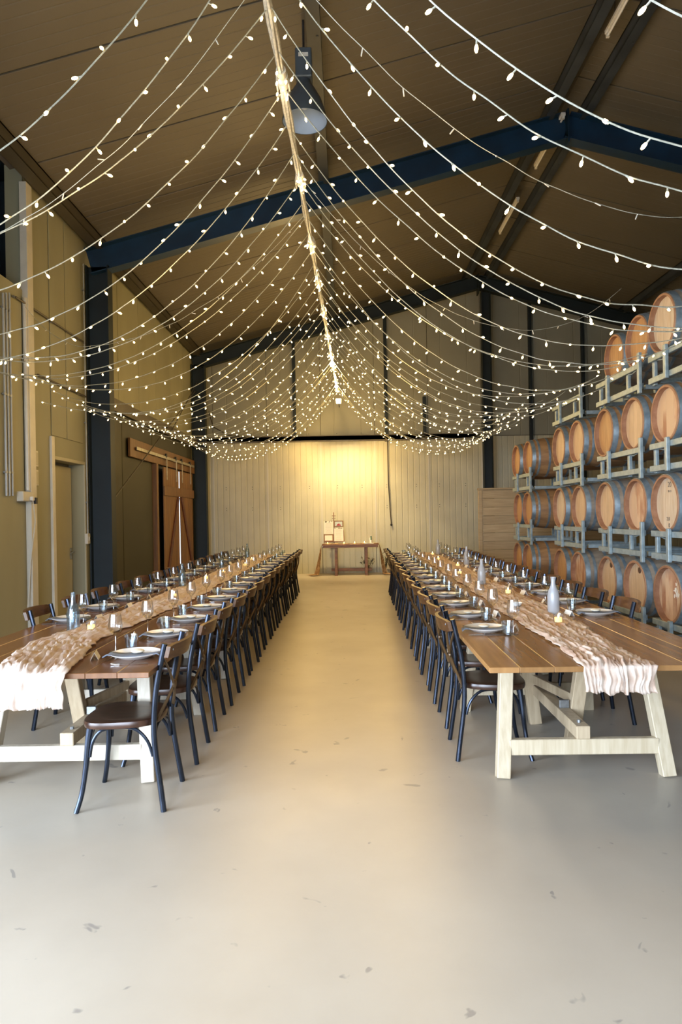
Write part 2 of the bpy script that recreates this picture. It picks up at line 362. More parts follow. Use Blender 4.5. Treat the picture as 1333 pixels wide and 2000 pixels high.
# concrete floor with stains and scratches
def floor_mat():
    m = bpy.data.materials.new('polished_concrete'); m.use_nodes = True; nt = m.node_tree; L = nt.links.new
    b = nt.nodes['Principled BSDF']; tc = nt.nodes.new('ShaderNodeTexCoord')
    n = nt.nodes.new('ShaderNodeTexNoise'); n.inputs['Scale'].default_value = .55; n.inputs['Detail'].default_value = 8; n.inputs['Roughness'].default_value = .6
    L(tc.outputs['Object'], n.inputs['Vector'])
    r = nt.nodes.new('ShaderNodeValToRGB'); e = r.color_ramp.elements
    e[0].position = .30; e[0].color = (.415, .36, .285, 1); e[1].position = .68; e[1].color = (.53, .47, .38, 1)
    L(n.outputs['Fac'], r.inputs['Fac'])
    # broad greyer area to the right, fading out towards the camera
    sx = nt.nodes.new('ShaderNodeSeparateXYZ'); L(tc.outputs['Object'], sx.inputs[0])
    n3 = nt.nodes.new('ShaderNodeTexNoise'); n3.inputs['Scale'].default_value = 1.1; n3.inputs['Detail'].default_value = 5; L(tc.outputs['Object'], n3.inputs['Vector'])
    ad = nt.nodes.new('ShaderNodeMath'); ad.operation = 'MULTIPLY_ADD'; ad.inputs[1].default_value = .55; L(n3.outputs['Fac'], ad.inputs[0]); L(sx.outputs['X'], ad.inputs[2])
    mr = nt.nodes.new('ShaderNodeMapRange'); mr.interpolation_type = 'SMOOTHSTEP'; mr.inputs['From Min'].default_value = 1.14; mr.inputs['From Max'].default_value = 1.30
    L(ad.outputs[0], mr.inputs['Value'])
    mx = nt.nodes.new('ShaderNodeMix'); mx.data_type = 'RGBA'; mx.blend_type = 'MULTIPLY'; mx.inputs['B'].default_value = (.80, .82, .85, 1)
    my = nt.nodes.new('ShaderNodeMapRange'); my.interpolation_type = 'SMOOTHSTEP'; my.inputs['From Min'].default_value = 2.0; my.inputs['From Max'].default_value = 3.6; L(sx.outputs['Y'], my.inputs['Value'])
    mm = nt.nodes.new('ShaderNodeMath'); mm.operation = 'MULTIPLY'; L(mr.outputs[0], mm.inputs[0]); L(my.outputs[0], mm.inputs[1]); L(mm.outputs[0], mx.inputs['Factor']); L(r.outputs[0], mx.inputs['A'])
    # small dark scuffs
    v = nt.nodes.new('ShaderNodeTexNoise'); v.inputs['Scale'].default_value = 7.0; v.inputs['Detail'].default_value = 3; v.inputs['Distortion'].default_value = .6
    L(tc.outputs['Object'], v.inputs['Vector'])
    vr = nt.nodes.new('ShaderNodeMapRange'); vr.inputs['From Min'].default_value = .685; vr.inputs['From Max'].default_value = .72; vr.inputs['To Max'].default_value = .5
    L(v.outputs['Fac'], vr.inputs['Value'])
    m2 = nt.nodes.new('ShaderNodeMix'); m2.data_type = 'RGBA'; m2.inputs['B'].default_value = (.12, .115, .12, 1)
    L(vr.outputs[0], m2.inputs['Factor']); L(mx.outputs['Result'], m2.inputs['A'])
    L(m2.outputs['Result'], b.inputs['Base Color'])
    rr = nt.nodes.new('ShaderNodeMapRange'); rr.inputs['To Min'].default_value = .28; rr.inputs['To Max'].default_value = .44
    n4 = nt.nodes.new('ShaderNodeTexNoise'); n4.inputs['Scale'].default_value = 2.3; n4.inputs['Detail'].default_value = 6; L(tc.outputs['Object'], n4.inputs['Vector'])
    L(n4.outputs['Fac'], rr.inputs['Value']); L(rr.outputs[0], b.inputs['Roughness'])
    bp = nt.nodes.new('ShaderNodeBump'); bp.inputs['Strength'].default_value = .05; bp.inputs['Distance'].default_value = .01
    n5 = nt.nodes.new('ShaderNodeTexNoise'); n5.inputs['Scale'].default_value = 12; n5.inputs['Detail'].default_value = 6; L(tc.outputs['Object'], n5.inputs['Vector'])
    L(n5.outputs['Fac'], bp.inputs['Height']); L(bp.outputs[0], b.inputs['Normal'])
    return m
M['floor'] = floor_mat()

# ------------------------------------------------------------------ the hall
XL, XR, YB, YF = -3.95, 10.95, 17.75, FRONT_Y; WT = .22
XRIDGE = 3.5; SL = .266
def zc(x): return 5.88+SL*(x-XL) if x <= XRIDGE else 5.88+SL*(2*XRIDGE-XL-x)   # ceiling underside
def struct(name, mb, m, parent=None, **k):
    o = mb.build(name, m, parent, **k)
    if parent is None: o['kind'] = 'structure'
    return o
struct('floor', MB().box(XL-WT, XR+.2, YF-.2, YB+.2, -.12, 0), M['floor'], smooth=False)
struct('ground', MB().box(-30, 30, -40, YF-.2, -.14, -.02).box(-30, XL-WT, YF-.2, YB, -.14, -.02), M['outdoor'], smooth=False)

# ceiling: one backing sheet per slope with a child panel per bay
def slope_box(x0, x1, y0, y1, t0, t1):
    b = MB(); z = lambda x, t: zc(x)+t
    vs = [(x0, y0, z(x0, t0)), (x1, y0, z(x1, t0)), (x1, y1, z(x1, t0)), (x0, y1, z(x0, t0)),
          (x0, y0, z(x0, t1)), (x1, y0, z(x1, t1)), (x1, y1, z(x1, t1)), (x0, y1, z(x0, t1))]
    b.add(vs, [(0, 3, 2, 1), (4, 5, 6, 7), (0, 1, 5, 4), (1, 2, 6, 5), (2, 3, 7, 6), (3, 0, 4, 7)]); return b
cl = slope_box(XL-.15, XRIDGE, YF-.2, YB+.2, .05, .2)
cr = slope_box(XRIDGE, XR+.15, YF-.2, YB+.2, .05, .2)
cl.add(cr.v, cr.f)
ceiling = struct('ceiling', cl, M['ceil_groove'], smooth=False)
yy = 8.2-1.5*7
while yy < YB:
    for (a, b) in ((XL, XRIDGE), (XRIDGE, XR)):
        y0, y1 = max(yy+.012, YF), min(yy+1.5-.012, YB)
        if y1-y0 < .1: continue
        mb = MB()   # underside with shallow ribs
        nr = 10; prof = []
        for k in range(nr):
            c0 = y0+(y1-y0)*k/nr; c1 = y0+(y1-y0)*(k+1)/nr
            prof += [(c0, .004), (c0+.012, 0), (c1-.012, 0)]
        prof.append((y1, .004))
        vs = []; fs = []
        for (y, t) in prof: vs += [(a, y, zc(a)+t), (b, y, zc(b)+t)]
        n = len(prof)
        for k in range(n-1): fs.append((2*k, 2*k+2, 2*k+3, 2*k+1))
        i0 = len(vs); vs += [(a, y0, zc(a)+.05), (b, y0, zc(b)+.05), (b, y1, zc(b)+.05), (a, y1, zc(a)+.05)]
        fs += [(i0, i0+1, i0+2, i0+3), (0, 1, i0+1, i0), (2*n-1, 2*n-2, i0+3, i0+2)]
        mb.add(vs, fs); mb.build('panel', M['ceil'], ceiling, smooth=False)
    yy += 1.5

# back wall with vertical ribbed panels
def rib_panel(x0, x1, z0, z1, y, ribs, depth=.010, slope_top=False):
    mb = MB(); prof = [(x0, depth)]
    for k in range(ribs):
        c = x0+(x1-x0)*(k+.5)/ribs
        prof += [(c-.016, 0), (c-.008, depth), (c+.008, depth), (c+.016, 0)]
    prof = [(x0+.001, 0)]+prof[1:]+[(x1-.001, 0)]
    vs = []; fs = []
    for (x, d) in prof:
        zt = zc(x) if slope_top else z1
        vs += [(x, y+d, z0), (x, y+d, zt)]
    n = len(prof)
    for k in range(n-1): fs.append((2*k, 2*k+2, 2*k+3, 2*k+1))
    i0 = len(vs); za, zb = (zc(x0), zc(x1)) if slope_top else (z1, z1)
    vs += [(x0, y+.04, z0), (x0, y+.04, za), (x1, y+.04, z0), (x1, y+.04, zb)]
    fs += [(0, 1, i0+1, i0), (2*n-1, 2*n-2, i0+2, i0+3), (i0, i0+1, i0+3, i0+2)]
    mb.add(vs, fs); return mb
mb = MB()
mb.add([(XL-.2, YB+.02, 0), (XR+.2, YB+.02, 0), (XR+.2, YB+.02, 5.9), (XRIDGE, YB+.02, zc(XRIDGE)+.1), (XL-.2, YB+.02, 5.9),
        (XL-.2, YB+.2, 0), (XR+.2, YB+.2, 0), (XR+.2, YB+.2, 5.9), (XRIDGE, YB+.2, zc(XRIDGE)+.1), (XL-.2, YB+.2, 5.9)],
       [(0, 1, 2, 3, 4), (9, 8, 7, 6, 5), (0, 5, 6, 1), (1, 6, 7, 2), (2, 7, 8, 3), (3, 8, 9, 4), (4, 9, 5, 0)])
wb = struct('wall_back', mb, M['ceil_groove'], smooth=False)
PJ = [-3.95, -3.52, -2.08, -.65, .79, 2.22, 3.64, 5.05, 6.5, 7.95, 9.4, 10.9]
ZG = 3.58
for i in range(len(PJ)-1):
    a, b = PJ[i]+.006, PJ[i+1]-.006
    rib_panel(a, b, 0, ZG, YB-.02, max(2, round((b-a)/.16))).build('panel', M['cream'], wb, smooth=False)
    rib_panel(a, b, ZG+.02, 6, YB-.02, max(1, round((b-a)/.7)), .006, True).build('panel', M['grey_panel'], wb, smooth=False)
    if i > 0: MB().box(PJ[i]-.016, PJ[i]+.016, YB-.034, YB-.018, .7 if i in (3, 4) else 0, ZG-.05).build('joint_strip', M['seam'], wb, smooth=False)
# screw heads in rows of two
scr = MB()
for x in [-3.2, -2.5, -1.75, -.95, -.2, .45, 1.1, 1.9, 2.5, 3.2]:
    for z in (1.0, 1.06, 1.55, 1.61, 2.95, 3.0):
        if z < 1.2 and abs(x) < 1: continue
        scr.lathe([(0, -.006), (.010, -.004), (.011, 0)], 6, 0, 'Y', (x+.02*sin(x*9), YB-.022, z+.72))
so = scr.build('screw_heads', M['black'], wb); so['kind'] = 'stuff'
struct('trim_1', MB().box(XL, XRIDGE+.1, YB-.16, YB-.03, ZG-.05, ZG+.06).box(XL, XRIDGE+.1, YB-.16, YB-.14, ZG-.09, ZG+.08), M['girt'], smooth=False)
# mullions on the back wall
for k, (x, z0, z1) in enumerate([(-1.33, ZG, zc(-1.33)-.2), (1.10, ZG-.1, zc(1.1)-.2), (2.12, ZG, 4.65), (4.95, 0, zc(4.95)-.2), (6.35, 0, zc(6.35)-.2)]):
    c = MB(); c.box(x-.04, x+.04, YB-.12, YB-.03, z0, z1).box(x-.02, x+.02, YB-.10, YB-.135, z0, z1)
    struct('trim_%d' % (k+2), c, M['darksteel'], smooth=False)

# side walls
WT = .22
wl = MB()
D0, D1, DZ = 8.95, 10.02, 2.36          # door recess
OY, OZ = 8.25, 4.38                     # high opening ends here
wl.box(XL-WT, XL, SIDE[1], D0, 0, OZ).box(XL-WT, XL, YF, SIDE[0], 0, OZ).box(XL-WT, XL, SIDE[0], SIDE[1], SIDE[2], OZ).box(XL-WT, XL, D1, YB+.2, 0, 5.95).box(XL-WT, XL, D0, D1, DZ, 5.95).box(XL-WT, XL, OY, D0, OZ, 5.95)
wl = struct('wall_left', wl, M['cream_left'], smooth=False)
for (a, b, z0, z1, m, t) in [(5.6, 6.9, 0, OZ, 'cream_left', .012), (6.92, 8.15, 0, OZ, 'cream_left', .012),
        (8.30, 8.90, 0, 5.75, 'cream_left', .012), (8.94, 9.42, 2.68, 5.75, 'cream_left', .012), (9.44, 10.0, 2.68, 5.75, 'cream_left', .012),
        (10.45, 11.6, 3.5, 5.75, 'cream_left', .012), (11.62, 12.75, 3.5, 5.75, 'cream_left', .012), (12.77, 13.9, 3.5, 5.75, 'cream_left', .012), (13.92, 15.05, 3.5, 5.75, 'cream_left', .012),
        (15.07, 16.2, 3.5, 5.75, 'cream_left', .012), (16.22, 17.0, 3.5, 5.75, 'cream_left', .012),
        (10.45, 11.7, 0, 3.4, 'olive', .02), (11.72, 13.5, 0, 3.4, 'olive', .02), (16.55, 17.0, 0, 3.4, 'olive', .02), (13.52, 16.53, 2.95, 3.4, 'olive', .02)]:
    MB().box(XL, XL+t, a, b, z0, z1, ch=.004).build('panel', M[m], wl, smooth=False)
# recess behind the high opening
struct('wall_store', MB().box(XL-2.6, XL-2.5, YF, OY+.6, OZ-.4, 6.4).box(XL-2.6, XL-WT, OY+.5, OY+.6, OZ-.4, 6.4).box(XL-2.6, XL-WT, YF, OY+.6, OZ-.5, OZ-.4).box(XL-2.6, XL-.1, YF, OY+.6, 6.0, 6.1).box(XL-2.6, XL-WT, YF-.1, YF, OZ-.4, 6.1), M['darksteel'], smooth=False)
struct('trim_7', MB().box(XL-.02, XL+.07, OY-.05, OY+.10, 0, 5.72, ch=.004), M['box'], smooth=False)
wr = struct('wall_right', MB().box(XR, XR+.2, YF, YB+.2, 0, 5.95), M['grey_panel'], smooth=False)
# front wall with the open roller door behind the camera
wf = MB()
x0d = max(DOOR[0], XL)
wf.box(XL-.1, DOOR[0], YF-.2, YF, 0, 5.95).box(DOOR[1], XR+.2, YF-.2, YF, 0, 5.95).box(x0d, DOOR[1], YF-.2, YF, DOOR[2], 5.95)
wf.add([(XL, YF-.2, 5.9), (XR, YF-.2, 5.9), (XRIDGE, YF-.2, zc(XRIDGE)+.1), (XL, YF, 5.9), (XR, YF, 5.9), (XRIDGE, YF, zc(XRIDGE)+.1)],
       [(0, 1, 2), (5, 4, 3), (0, 3, 4, 1), (1, 4, 5, 2), (2, 5, 3, 0)])
struct('wall_front', wf, M['cream'], smooth=False)

# door set in the left wall
dr = MB().box(XL-WT-.05, XL-WT, D0-.02, D1+.02, 0, DZ+.02)
door = struct('door_1', dr, M['doorpaint'], smooth=False)
MB().box(XL-WT, XL-WT+.045, D0+.03, D1-.03, .01, DZ-.04, ch=.004).build('door_leaf', M['doorpaint'], door)
h = MB(); h.box(XL-WT+.045, XL-WT+.055, D1-.12, D1-.06, .95, 1.12, ch=.003).tube([(XL-WT+.05, D1-.09, 1.06), (XL-WT+.10, D1-.09, 1.06), (XL-WT+.105, D1-.11, 1.06), (XL-WT+.105, D1-.22, 1.055)], .010, 8)
h.build('door_handle', M['chrome'], door)
MB().box(XL-.005, XL+.045, D0-.09, D0, 0, DZ+.30, ch=.004).build('door_frame', M['box'], door)
MB().box(XL-.005, XL+.02, D1, D1+.05, 0, DZ+.05, ch=.004).box(XL-.005, XL+.02, D0, D1, DZ, DZ+.05, ch=.004).build('door_frame', M['doorpaint'], door)

# steel portal frames
def ibeam(mb, a, b, depth, width, tf=.016, tw=.012, up=(0, 0, 1)):
    a, b = Vector(a), Vector(b); d = (b-a).normalized(); u = Vector(up); x = d.cross(u).normalized(); z = x.cross(d)
    mb.bar(a+z*(depth/2-tf/2), b+z*(depth/2-tf/2), width, tf, up=up); mb.bar(a-z*(depth/2-tf/2), b-z*(depth/2-tf/2), width, tf, up=up)
    mb.bar(a, b, tw, depth-2*tf, up=up)
def frame(Y, m, depth=.40, width=.20, ridge_col=False, mc=None):
    mc = mc or m
    root = bpy.data.objects.new('portal_frame', None); C.objects.link(root); root['kind'] = 'structure'
    cyx = XL+.20
    for (xa, xb, s) in ((XL+.05, XRIDGE, 1), (XR-.05, XRIDGE, -1)):
        mb = MB(); o = -.2-depth/2
        ibeam(mb, (xa, Y, zc(xa)+o), (xb, Y, zc(xb)+o), depth, width); mb.build('rafter', m, root, smooth=False)
    for xc in (XL+.19, XR-.19):
        mb = MB(); zt = zc(xc)-.2-depth
        ibeam(mb, (xc, Y, 0), (xc, Y, zt+.1), .34, width, up=(1, 0, 0)); mb.box(xc-.2, xc+.2, Y-.14, Y+.14, 0, .02)
        mb.build('column', mc, root, smooth=False)
    # apex and haunch plates
    mb = MB(); mb.box(XRIDGE-.012, XRIDGE+.012, Y-.12, Y+.12, zc(XRIDGE)-.68, zc(XRIDGE)-.17); mb.build('apex_plate', m, root, smooth=False)
    if ridge_col:
        mb = MB(); ibeam(mb, (XRIDGE+.2, Y+.05, 0), (XRIDGE+.2, Y+.05, zc(XRIDGE)-.6), .24, .2, up=(1, 0, 0)); mb.build('column', mc, root, smooth=False)
    return root
frame(10.28, M['blue'], mc=M['darksteel']); frame(17.2, M['darksteel'], .34, ridge_col=True); frame(3.2, M['blue']); frame(-2.2, M['blue'])
# the near frames out of view keep the building's rhythm
def purlin(x, w, d, m, off=0, y0=YF, y1=YB-.1, name='roof_purlin'):
    mb = MB(); z = zc(x)
    mb.box(x-w/2, x+w/2, y0, y1, z-d-.01, z-d+.012).box(x-w/2, x-w/2+.012, y0, y1, z-d, z-.03).box(x+w/2-.012, x+w/2, y0, y1, z-d, z-.03)
    mb.box(x-w/2, x+w/2, y0, y1, z-.05, z-.03)
    for k in range(int((y1-y0)/1.5)): mb.lathe([(0, -.008), (.014, -.005), (.015, 0)], 6, 0, 'Z', (x+w*.25, y0+.7+1.5*k, z-d-.01))
    return struct(name, mb, m, smooth=False)
purlin(XL+.17, .17, .20, M['purlin'])
purlin(-.26, .15, .20, M['bluegrey'])
purlin(3.23, .13, .20, M['bluegrey']); purlin(3.78, .13, .20, M['bluegrey'])
purlin(7.3, .13, .20, M['bluegrey'])
# girts and bracing on the left wall
struct('trim_8', MB().box(XL+.02, XL+.13, 10.42, YB-.5, 3.38, 3.50).box(XL+.12, XL+.135, 10.42, YB-.5, 3.34, 3.55), M['girt'], smooth=False)
struct('brace_rod', MB().tube([(XL+.16, 16.9, 4.75), (XL+.16, 10.6, 1.75)], .012, 6), M['girt'])
struct('brace_rod', MB().tube([(XL+.16, 14.3, 3.3), (XL+.16, 17.1, 5.0)], .012, 6), M['girt'])

# pipes, cables and boxes on the near left wall
def pipe(name, label, pts, r, m, clips=()):
    root = thing(name, label, 'pipe' if 'cable' not in name else 'cable')
    MB().tube(pts, r, 8).build('tube', m, root)
    for (p, q) in clips:
        MB().box(p[0]-.01, p[0]+.02, p[1]-r*2, p[1]+r*2, p[2]-.012, p[2]+.012, ch=.002).build('clip', M['bracket'], root)
    return root
def LW(px, py, off=.04):      # point on the left wall plane seen at this pixel
    u, v = px-677, 1007-py; a = radians(1.0)
    X, Z = u*cos(a)+v*sin(a), -u*sin(a)+v*cos(a)
    Y = (XL+off)/X*FPX
    return (XL+off, Y, CAMZ+Z*Y/FPX)
for k, (px, nm) in enumerate(((6, 'leftmost of three grey vertical conduits low on the cream wall'), (12, 'middle of three grey vertical conduits on the cream wall'), (18, 'rightmost of three grey vertical conduits on the cream wall'))):
    a = LW(px, 572); b = LW(px, 968)
    pipe('conduit', nm, [(a[0], a[1], a[2]), (b[0], a[1], b[2])], .014, M['conduit'], [((XL+.03, a[1], 4.0-.0*k), 0), ((XL+.03, a[1], 3.0), 0), ((XL+.03, a[1], 2.1), 0)])
a = LW(48, 582); b = LW(54, 958)
pipe('downpipe', 'thick cream vertical pipe running down to the socket box', [(a[0], a[1], a[2]), (a[0], a[1], b[2])], .028, M['box'], [((XL+.03, a[1], 3.5), 0)])
a = LW(64, 735); b = LW(64, 960)
pipe('cable_duct', 'thin dark cable run beside the cream downpipe', [(a[0], a[1], a[2]), (a[0], a[1], b[2])], .010, M['rubber'], [((XL+.03, a[1], z), 0) for z in (2.0, 2.3, 2.6, 2.9, 3.1)])
a = LW(30, 580, .05); b = LW(162, 640, .05)
pipe('hanging_rod', 'horizontal dark rod high on the cream wall beside the blue column', [(XL+.05, a[1], a[2]), (XL+.05, b[1], a[2])], .013, M['girt'], [((XL+.03, a[1]+.5*i, a[2]), 0) for i in range(4)])
a = LW(74, 732, .05); b = LW(168, 780, .05)
pipe('hanging_rod', 'short horizontal dark rod lower on the wall above the cream door', [(XL+.05, a[1], a[2]), (XL+.05, b[1], a[2])], .014, M['girt'], [((XL+.03, a[1]+.4*i+.1, a[2]), 0) for i in range(4)])
y = LW(163, 900)[1]; 
pipe('conduit', 'slim grey conduit beside the blue column down to the small white switch', [(XL+.04, 10.05, 5.4), (XL+.04, 10.05, 1.25)], .009, M['conduit'], [((XL+.03, 10.05, z), 0) for z in (1.8, 3.0, 4.2, 5.0)])
p = LW(174, 1052)
t = thing('wall_switch', 'small white wall switch beside the blue column near the door', 'switch', (XL, 10.07, p[2]))
MB().box(0, .05, -.05, .05, -.08, .08, ch=.006).build('case', M['box'], t); MB().box(.05, .058, -.012, .012, -.03, .03, ch=.002).build('rocker', M['plug'], t)
p = LW(50, 970)
t = thing('socket_box', 'white power socket box with plugs at the foot of the cream downpipe', 'socket', (XL, p[1], p[2]))
MB().box(0, .09, -.16, .10, -.06, .06, ch=.008).build('case', M['box'], t)
MB().box(.09, .13, .0, .05, -.05, .0, ch=.006).build('plug', M['plug'], t); MB().box(.09, .14, .06, .11, -.09, -.01, ch=.006).build('plug', M['black'], t)
MB().tube([(.12, .02, -.05), (.13, .05, -.3), (.06, .06, -.8), (.05, .04, -1.1), (.05, -.02, -1.35), (.05, .05, -1.55), (.05, .2, -1.58)], .006, 6).build('cord', M['box'], t)
p = LW(66, 925)
for k, dz in enumerate((.0, .24)):
    t = thing('junction_box', ('lower' if k == 0 else 'upper')+' cream junction box above the wall socket', 'box', (XL, p[1]+.02, p[2]-.05+dz))
    MB().box(0, .06, -.07, .07, -.1, .1, ch=.006).build('case', M['box'], t); MB().box(.06, .066, -.055, .055, -.08, .08, ch=.003).build('lid', M['doorpaint'], t)
# cable on the back wall
pipe('hanging_cable', 'dark cable hanging down the back wall right of the gift table', [(1.13, YB-.06, ZG+.0), (1.13, YB-.06, 2.4), (1.17, YB-.06, 1.6), (1.19, YB-.06, 1.28)], .013, M['rubber'], [])
o = MB().lathe([(0, -.05), (.025, -.04), (.03, 0), (0, .03)], 8, 0, 'Z', (1.19, YB-.06, 1.28)).build('plug', M['black'], bpy.data.objects['hanging_cable'])
pipe('drooping_cable', 'dark cable drooping across the back wall above the girt at left', [(XL+.35, YB-.1, 4.35), (-3.5, YB-.1, 3.95), (-3.1, YB-.1, 3.72), (-2.8, YB-.12, 3.68)], .014, M['rubber'])

# barn sliding doors on the left wall
XD = XL+.02
t = thing('door_track', 'amber timber beam with steel sliding track above the barn doors', 'door track', (XD+.025, 0, 0))
MB().box(0, .045, 11.95, 17.0, 2.66, 3.0, ch=.006).build('beam', M['barnwood'], t)
MB().box(.07, .09, 12.2, 16.8, 2.80, 2.86, ch=.003).build('track', M['tracksteel'], t)
def barn_leaf(y0, y1, outer, lab):
    t = thing('barn_door', lab, 'door', (XD, 0, 0), group='sliding barn doors')
    n = 7; wd = (y1-y0)/n; ztop = 2.62
    for k in range(n): MB().box(.09, .115, y0+wd*k+.004, y0+wd*(k+1)-.004, .03, ztop, ch=.004).build('board', M['barnwood'], t, smooth=False)
    MB().box(.115, .14, y0-.03, y1+.03, 2.02, 2.22, ch=.004).build('rail', M['barnwood'], t)
    MB().box(.115, .14, y0, y1, .06, .22, ch=.004).build('rail', M['barnwood'], t)
    yi = y1 if outer < 0 else y0; yo = y0 if outer < 0 else y1; s = 1 if outer < 0 else -1
    MB().bar((.128, yi-.10*s, 2.02), (.128, yo+.10*s, .22), .13, .026, up=(1, 0, 0), ch=.003).build('brace', M['barnred'], t)
    for yh in (y0+.25, y1-.2):
        hg = MB().box(.115, .125, yh-.025, yh+.025, 2.36, 2.84, ch=.002).build('hanger', M['tracksteel'], t)
        MB().lathe([(0, -.015), (.05, -.015), (.05, .015), (0, .015)], 14, 0, 'X', (.105, yh, 2.87)).build('wheel', M['black'], hg)
    return t
barn_leaf(13.95, 15.2, -1, 'nearer amber timber sliding barn door with a red diagonal brace')
barn_leaf(15.28, 16.55, 1, 'farther amber timber sliding barn door with a red diagonal brace')
struct('trim_9', MB().box(XL, XL+.10, 13.55, 13.68, 0, 2.66, ch=.004), M['barnwood'], smooth=False)
struct('door_2', MB().box(XL+.002, XL+.02, 13.68, 16.5, 0, 2.66), M['black'], smooth=False)
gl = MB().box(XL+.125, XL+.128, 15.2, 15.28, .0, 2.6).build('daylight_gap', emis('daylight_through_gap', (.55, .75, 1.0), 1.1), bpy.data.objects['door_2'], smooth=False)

# pale slatted timber screen at the right rear
t = thing('slatted_screen', 'pale horizontal timber board screen beyond the barrels', 'screen', (2.87, 14.3, 0))
for k in range(11):
    MB().box(0, 3.2, -.012, .012, .004+.184*k, .184*(k+1), ch=.004).build('slat', M['slatwood'], t, smooth=False)
MB().box(-.03, .05, -.03, .03, 0, 2.03, ch=.004).build('post', M['slatwood'], t); MB().box(-.04, 3.22, -.05, .05, 2.03, 2.07, ch=.004).build('cap', M['slatwood'], t)

# ------------------------------------------------------------------ pendant and ceiling lamps
t = thing('high_bay_lamp', 'grey bell shaped high bay lamp hanging from the middle purlin', 'lamp', (-.36, 6.9, 5.62))
prof = [(.235, 0), (.232, .02), (.215, .10), (.175, .22), (.12, .32), (.08, .38), (.07, .42)]
MB().lathe(prof, 28).lathe([(r-.006, z+.002) for r, z in prof][::-1], 28, 1).build('shade', [M['spade'], M['reflector']], t)
MB().lathe([(0, .30), (.05, .28), (.055, .2), (.03, .14), (0, .12)], 12).build('bulb', M['reflector'], t)
MB().box(-.085, .085, -.085, .085, .42, .72, ch=.01).build('ballast_box', M['spade'], t)
MB().box(-.05, .05, -.088, -.085, .62, .66).build('label_plate', M['plug'], t)
MB().tube([(0, 0, .72), (0, 0, 1.05)], .012, 8).build('hook', M['black'], t)
for k, y in enumerate((7.7, 10.9, 13.6)):
    z = zc(3.4)-.26
    t = thing('batten_light', ORD[k]+' unlit fluorescent batten from the front between the ridge purlins', 'light fitting', (3.42, y, z), 0, 'fluorescent battens')
    MB().box(-.035, .035, -.75, .75, 0, .05, ch=.005).build('body', M['plug'], t)
    MB().tube([(0, -.72, -.025), (0, .72, -.025)], .016, 10).build('tube', M['china'], t)
    for s_ in (-1, 1):
        MB().box(-.02, .02, s_*.73-.02, s_*.73+.02, -.045, 0).build('lampholder', M['plug'], t)
        MB().tube([(0, s_*.5, .05), (0, s_*.5, .24)], .004, 6).build('hanger', M['black'], t)

# ------------------------------------------------------------------ fairy lights
def spine_pt(y):
    tt = (y-2.0)/(17.3-2.0)
    return Vector((-.47+.31*tt, y, 4.72))
CONN = [3.4, 4.85, 6.3, 7.75, 9.05, 10.35, 11.7, 13.0, 14.3, 15.6, 16.8]
sp = thing('light_spine', 'thick clear cable bundle running overhead carrying all the fairy light strings', 'light cable', (0, 0, 0))
for k, (dx, dz) in enumerate(((-.016, 0), (.014, .006), (0, -.016))):
    pts = []
    for i in range(110):
        y = .6+16.7*i/109; p = spine_pt(y); 
        pts.append((p.x+dx+.006*sin(y*7+k*2), y, p.z+dz+.01*sin(y*2.2+k)-.02*sin(pi*((y-.5) % 1.4)/1.4)))
    MB().tube(pts, .013, 6).build('cable', M['wirecool'], sp)
collar = MB().lathe([(0, -.10), (.036, -.10), (.038, -.04), (.044, -.04), (.044, -.015), (.038, -.015), (.038, .015), (.044, .015), (.044, .04), (.036, .045), (.036, .09), (0, .09)], 14, 0, 'Y')
collar.box(-.05, -.038, .03, .12, -.02, .03, ch=.003).box(.038, .05, .03, .12, -.02, .03, ch=.003)
cme = collar.mesh('connector', M['plug'])
bmb = MB().lathe([(0, -.050), (.0045, -.048), (.0082, -.038), (.0075, -.028), (.004, -.020)], 7, 0).lathe([(.004, -.020), (.0038, 0)], 6, 1)
bulb_me = bmb.mesh('bulb', [M['bulb'], M['wire']])
dead_me = MB().lathe([(0, -.045), (.004, -.043), (.0045, -.020), (.003, 0)], 6).mesh('unlit_bulb', M['plug'])
for y in CONN:
    p = spine_pt(y)
    co = link('connector', cme, sp, p)
    for q in range(12):
        b = link('bulb', bulb_me, co, (random.uniform(-.045, .045), random.uniform(-.14, .22), random.uniform(-.055, .02)), (random.uniform(-1, 1), random.uniform(-1, 1), 0))
    ld = bpy.data.lights.new('string_fill_light', 'POINT'); ld.energy = STRING_FILL*(1 if y < 11 else .7); ld.color = WARM; ld.shadow_soft_size = .25
    l2 = bpy.data.lights.new('connector_lamp', 'POINT'); l2.energy = .5; l2.color = (1, .74, .45); l2.shadow_soft_size = .04
    lo = bpy.data.objects.new('connector_lamp', l2); C.objects.link(lo); lo.location = p+Vector((0, .12, -.13))
    for sx in (-1, 1):
        lo = bpy.data.objects.new('string_fill_light', ld); C.objects.link(lo); lo.location = p+Vector((.1+sx*.95, .35, -1.5))  # unseen fills added in mid-air, standing in for the strings' light
def rope_bulb(y, r, lab='bright warm globe lamp hanging on the light cable'):
    p = spine_pt(y)
    t = thing('globe_lamp', lab, 'lamp', (p.x, y, p.z-.05))
    MB().lathe([(0, -r*2.2), (r*.6, -r*2), (r, -r*1.2), (r*.85, -r*.5), (r*.4, 0)], 16).build('globe', M['globe'], t)
    MB().lathe([(r*.42, 0), (r*.45, .05), (0, .055)], 12).build('socket', M['plug'], t)
    ld = bpy.data.lights.new('globe_light', 'POINT'); ld.energy = 30; ld.color = WARM; ld.shadow_soft_size = .05
    lo = bpy.data.objects.new('globe_light', ld); C.objects.link(lo); lo.location = (p.x, y, p.z-.28)
rope_bulb(13.55, .05); rope_bulb(15.95, .04, 'small warm globe lamp at the far end of the light cable')

